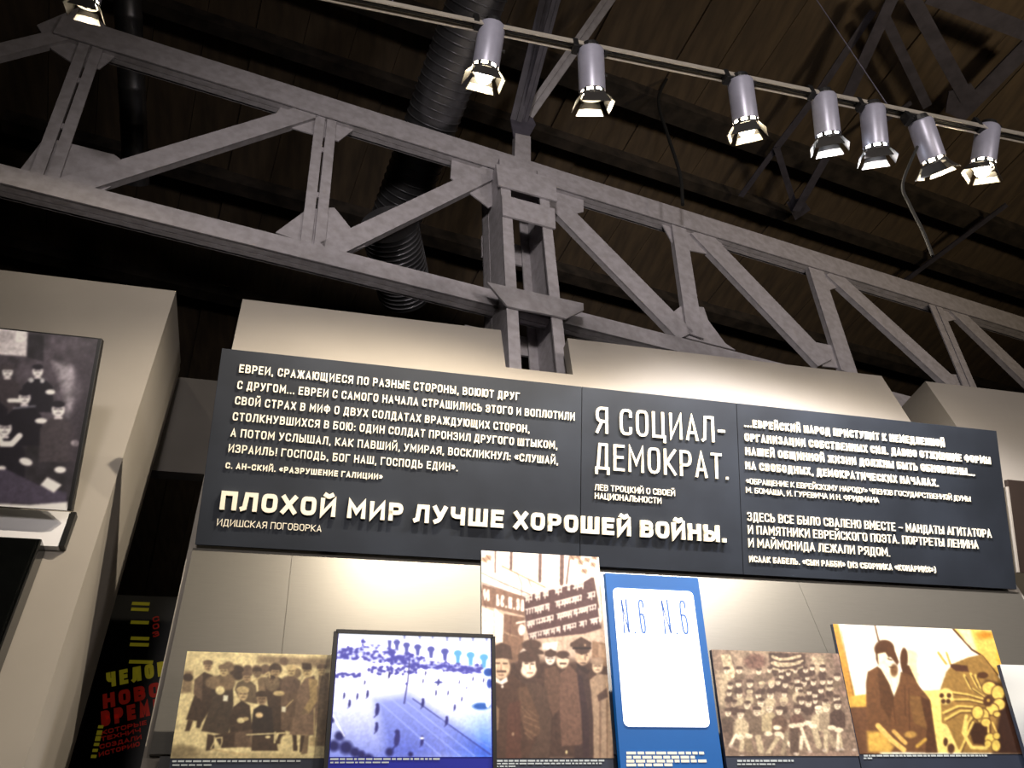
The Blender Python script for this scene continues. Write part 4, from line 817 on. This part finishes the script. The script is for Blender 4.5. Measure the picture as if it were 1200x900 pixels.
# ---------------------------------------------------------------- banner and glowing strip seen through the gap
bn_ = thing('banner', onY((110, 800), 4.6), 'black poster with yellow bars and red Russian words beyond the gap', 'poster')
BY = 4.6; BN_ = np.array([0, -1.0, 0]); BQ = np.array([0, BY, 0])
c1 = onY((143, 697), BY); c2 = onY((75, 900), BY)
mb = MB(); mb.box(((c1[0]+c2[0])/2+.6, BY+.02, (c1[2]+.9)/2), (.6+.0, 0, 0), (0, .018, 0), (0, 0, (c1[2]-.9)/2)); mb.build('board', M['black'], bn_)
for p in [((154, 710), (176, 705)), ((153, 717), (175, 711.5)), ((152.5, 732), (175, 727)), ((152.5, 751), (175.5, 745.5)), ((151.5, 758), (175, 753)), ((150.5, 779), (180, 772.5))]:
    mb = MB(); A_, B_ = onY(p[0], BY), onY(p[1], BY); zc = (A_[2]+B_[2])/2; A_[2] = B_[2] = zc; mb.bar(A_-[0, .001, 0], B_-[0, .001, 0], (0, 1, 0), .018, .002); mb.build('bar', M['yellow'], bn_)
text_on(bn_, 'ЧЕЛОВЕК', (125, 806), (224, 785), 18, .26, BQ, BN_, M['yellow'], depth=.001, out=.0005)
text_on(bn_, 'НОВОГО', (121, 831), (222, 808), 18, .27, BQ, BN_, M['red'], depth=.001, out=.0005)
text_on(bn_, 'ВРЕМЕНИ', (119, 852), (220, 828), 19, .27, BQ, BN_, M['red'], depth=.001, out=.0005)
for t, a_, b__ in (('КОТОРЫЕ', (119, 861.5), (172, 849)), ('ТЕХНИЧ', (118, 869), (165, 858)), ('СОЗДАЛИ', (117, 878), (166, 866)), ('ИСТОРИЮ', (116, 887), (164, 874))):
    text_on(bn_, t, a_, b__, 5.5, .22, BQ, BN_, M['red'], depth=.001, out=.0005)
for ch, y_ in (('С', 729.5), ('О', 738), ('З', 747)): text_on(bn_, ch, (179.5, y_), (187, y_-2), 6.5, .22, BQ, BN_, M['red'], depth=.001, out=.0005)
mb = MB(); A_ = onY((110, 889), BY); B_ = onY((118, 849), BY); A_[0] = B_[0] = (A_[0]+B_[0])/2; z = A_[2]
while z < B_[2]: mb.box((A_[0], BY-.001, z+.01), (.012, 0, 0), (0, .001, 0), (0, 0, rnd.uniform(.006, .012))); z += .028
mb.build('side_lettering', M['yellow'], bn_)
gs = MB(); A_ = onY((88, 842), 3.9); B_ = onY((66, 902), 3.9); gs.bar(A_, B_, (0, 1, 0), .036, .02)
tag(gs.build('light_strip', M['strip']), 'short glowing blue strip low beside the black poster', 'light')

# ---------------------------------------------------------------- lighting track and lamps
YT = 1.30; ta, tb_ = onY((330, -12), YT), onY((1290, 176), YT); zt4 = (onY((400, 1), YT)[2]+onY((1133, 145), YT)[2])/2
tr = thing('lighting_track', ((ta[0]+tb_[0])/2, YT, zt4), 'long slim aluminium lighting track across the upper right', 'lighting track')
mb = MB()
xa, xb = ta[0], tb_[0]
mb.box(((xa+xb)/2, YT, zt4+.010), ((xb-xa)/2, 0, 0), (0, .016, 0), (0, 0, .004)); mb.box(((xa+xb)/2, YT-.0145, zt4), ((xb-xa)/2, 0, 0), (0, .002, 0), (0, 0, .012)); mb.box(((xa+xb)/2, YT+.0145, zt4), ((xb-xa)/2, 0, 0), (0, .002, 0), (0, 0, .012))
mb.build('rail', M['rail'], tr)
mb = MB(); mb.box(((xa+xb)/2, YT, zt4+.001), ((xb-xa)/2, 0, 0), (0, .004, 0), (0, 0, .004)); mb.build('conductor', M['black'], tr)
for x in np.arange(xa+.35, xb, 1.9):
    mb = MB(); mb.tube([(0, .0022), (ZC-zt4, .0022)], (x, YT, zt4+.012), (x, YT, ZC), 8); mb.build('hanger', M['steel_dark'], tr)

def track_lamp(top_px, end_px, label, warm, energy, Y=YT, az=0.0, open_=34, R0=.046, L0=.155, on_track=True, group=None, bulb=False):
    top = onY(top_px, Y); z0 = (zt4-.062) if on_track else top[2]
    top = onZ(top_px, z0) if False else onY(top_px, Y+.0)
    # axis: mostly down, partly forward towards the wall, side tilt solved from the picture
    best = None
    for tlt in (R(33),):
        for s in np.linspace(-.6, .6, 121):
            dv = _n(np.array([s, math.sin(tlt), -math.cos(tlt)])); e_ = top+dv*L0
            cc = MW.T@(e_-CAM); px = (600+cc[0]/-cc[2]*F, 450-cc[1]/-cc[2]*F)
            err = abs((px[0]-top_px[0])*(end_px[1]-top_px[1])-(px[1]-top_px[1])*(end_px[0]-top_px[0]))
            if best is None or err < best[0]: best = (err, dv)
    dv = best[1]
    t = thing('track_lamp', top, label, 'spotlight', group)
    mb = MB(); mb.tube([(0, R0*.55), (0, R0*.9), (.008, R0), (L0, R0), (L0, R0*.86), (L0-.03, R0*.8)], top, top+dv, 28, cap=True); mb.build('body', M['white_alu'], t, smooth=True)
    # yoke / adapter towards the track
    rail_p = np.array([top[0], Y, zt4-.012 if on_track else top[2]+.06])
    side = np.array([1.0, 0, 0])
    mb = MB(); mb.tube([(0, R0*.62), (.018, R0*.75), (.03, R0*.5)], top-dv*.022, top, 16)
    mb.box(top-side*(R0+.012)+np.array([0, 0, -.0]), (.010, 0, 0), (0, .018, 0), (0, 0, .026)); mb.box(top+side*(R0+.008), (.006, 0, 0), (0, .012, 0), (0, 0, .016))
    mb.build('bracket', M['black'], t, bevel=.002)
    mb = MB(); mb.box((top+rail_p)/2+np.array([-.02, 0, 0]), (.045, 0, 0), (0, .014, 0), (0, 0, max(abs(rail_p[2]-top[2])/2, .01))); mb.build('adapter', M['black'], t, bevel=.002)
    mb = MB(); kp = top+dv*L0*.55+side*(R0+.008); mb.tube([(0, .005), (.012, .005)], kp-side*.01, kp+side, 10); mb.build('knob', M['black'], t)
    # collar: open ring of tabs, and four barn doors
    u = _n(np.cross(dv, np.array([0, 0, 1.0]))); v = np.cross(dv, u); ce = top+dv*L0
    mb = MB()
    for k in range(8):
        g = math.pi*2*k/8; q = u*math.cos(g)+v*math.sin(g); s_ = np.cross(dv, q); mb.box(ce+q*R0*.93+dv*.006, s_*.006, dv*.008, q*.001)
    mb.tube([(.012, R0*1.02), (.020, R0*1.04), (.020, R0*.9), (.012, R0*.9)], ce, ce+dv, 28, cap=False); mb.build('collar', M['door_in'], t)
    doors = []
    for k in range(4):
        g = math.pi/2*k+az; q = u*math.cos(g)+v*math.sin(g); s_ = np.cross(dv, q); h0 = ce+dv*.021+q*R0*.95
        op = R(open_)*(1 if k % 2 == 0 else .7); dd = dv*math.cos(op)+q*math.sin(op); w0, w1, Ld = R0*.72, R0*1.12, .044
        nn_ = _n(np.cross(s_, dd)); mb = MB(); mb.prism([h0-s_*w0, h0+s_*w0, h0+dd*Ld+s_*w1, h0+dd*Ld-s_*w1], nn_, .0012); bd = mb.build('barn_door', M['door_in'], t)
        mid = h0+dd*Ld*.6; pc = MW.T@(mid-CAM); doors.append((-pc[1]/-pc[2], -pc[0]/-pc[2], bd, h0, s_, dd, nn_, q, w0, w1, Ld))
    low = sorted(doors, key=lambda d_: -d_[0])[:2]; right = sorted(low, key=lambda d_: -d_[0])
    for n_d, (_, _, bd, h0, s_, dd, nn_, q, w0, w1, Ld) in enumerate(right):  # pale plates paint lamplight onto the two lowest doors only
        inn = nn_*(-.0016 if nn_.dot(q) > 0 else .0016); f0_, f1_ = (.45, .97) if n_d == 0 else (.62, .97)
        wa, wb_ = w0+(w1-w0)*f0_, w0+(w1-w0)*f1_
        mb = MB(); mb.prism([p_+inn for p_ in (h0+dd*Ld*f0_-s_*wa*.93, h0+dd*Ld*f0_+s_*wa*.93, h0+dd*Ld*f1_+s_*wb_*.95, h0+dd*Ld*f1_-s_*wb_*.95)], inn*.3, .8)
        o_ = mb.build('glare_plate', M['door_lit'], t); o_.parent = bd; o_['label'] = 'pale plate painted as lamplight on the inside of the door'
    mb = MB(); mb.tube([(0, R0*.80), (.004, R0*.7), (.010, R0*.4), (.012, .002)], ce-dv*.004, ce+dv, 24, cap=True); mb.build('lens', M['lens'] if warm else M['lens_cool'], t)
    if bulb: mb = MB(); mb.tube([(R0*.62*(1-math.cos(R(g_))), R0*.62*math.sin(R(g_))+.0003) for g_ in range(0, 181, 20)], ce+dv*.004, ce+dv, 20); mb.build('bulb', M['lens'], t, smooth=True)
    lo = lamp('lamp_light', 'SPOT', (0, 0, 0), energy, (1, .86, .66) if warm else (.96, .95, 1), size=.012, spot=130, blend=.5)
    lo.parent = t; lo.location = tuple(dv*(L0+(.066 if bulb else .013))); lo.rotation_euler = Vector(dv).to_track_quat('-Z', 'Y').to_euler()
    return t
LM = [((577, 30), (568, 85), 'lamp first from the left on the track, with glaring warm bulb', True, 170), ((692, 58), (694, 110), 'lamp second from the left, hanging straight with squarely opened doors', True, 80),
      ((867, 94), (873, 137), 'lamp third from the left, directly right of the widest gap', True, 95), ((965, 112), (970, 155), 'lamp fourth from the left on the track', False, 135),
      ((1022, 126), (1026, 168), 'lamp fifth from the left, coldest white of the row', False, 135), ((1078, 142), (1092, 182), 'lamp tilted right with mostly closed black doors, above a hanging cable', True, 35), ((1158, 149), (1153, 185), 'lamp last on the right of the track, with a warm glare', True, 60)]
LMP = []
for i, (a_, b__, lb_, wm, en) in enumerate(LM):
    LMP.append(0); LMP[-1] = track_lamp(a_, b__, 'grey cylindrical '+lb_, wm, en, az=(.15, 0, .35, .4, .4, .5, -.3)[i], group='grey track lamps', bulb=i in (0, 2, 6))
track_lamp((112, -42), (104, -6), 'lamp cut by the top edge at upper left, only its lit doors showing', True, 7, Y=1.7, on_track=False, group=None)

# ---------------------------------------------------------------- cables and ducts
def curve_pts(pts, n=6):
    out = []; P = [pts[0]]+list(pts)+[pts[-1]]
    for i in range(1, len(P)-2):
        p0, p1, p2, p3 = map(np.array, (P[i-1], P[i], P[i+1], P[i+2]))
        for k in range(n): t = k/n; out.append(.5*((2*p1)+(-p0+p2)*t+(2*p0-5*p1+4*p2-p3)*t*t+(-p0+3*p1-3*p2+p3)*t**3))
    out.append(np.array(pts[-1])); return out
mb = MB(); mb.path([onY(p, 2.9) for p in curve_pts([(806, 20), (800, 63), (777, 100), (772, 123), (783, 160), (797, 205), (800, 240)])], .012, 8); tag(mb.build('cable', M['cable']), 'thick dark cable hanging in bends between second and third lamp', 'cable')
mb = MB(); mb.path([onY(p, 1.12) for p in curve_pts([(1075, 172), (1058, 215), (1066, 240), (1082, 272), (1093, 300)])], .0045, 8); mb.build('cable', M['cable'], LMP[5])
def duct(a_, b__, rad, label, n):
    A_, B_ = np.array(a_), np.array(b__); L_ = np.linalg.norm(B_-A_); t = thing('air_duct', A_, label, 'duct'); prof = []
    for i in range(n): prof += [(L_*i/n, rad), (L_*(i+.82)/n, rad), (L_*(i+.86)/n, rad*1.035), (L_*(i+.96)/n, rad*1.035)]
    prof.append((L_, rad)); mb = MB(); mb.tube(prof, A_, B_, 28); mb.build('pipe', M['duct'], t, smooth=True)
    return t
duct(onZ((462, 262), 6.2), onZ((575, -45), 6.6), .165, 'shiny ribbed round duct running up left of the first track lamp', 34)
duct(onZ((475, 345), 5.4), onZ((456, 262), 5.4), .16, 'dim lower length of ribbed duct seen through the truss', 16)
duct(onZ((160, 215), 6.4), onZ((148, -30), 6.9), .08, 'dark brown pipe rising behind the left part of the truss', 6)
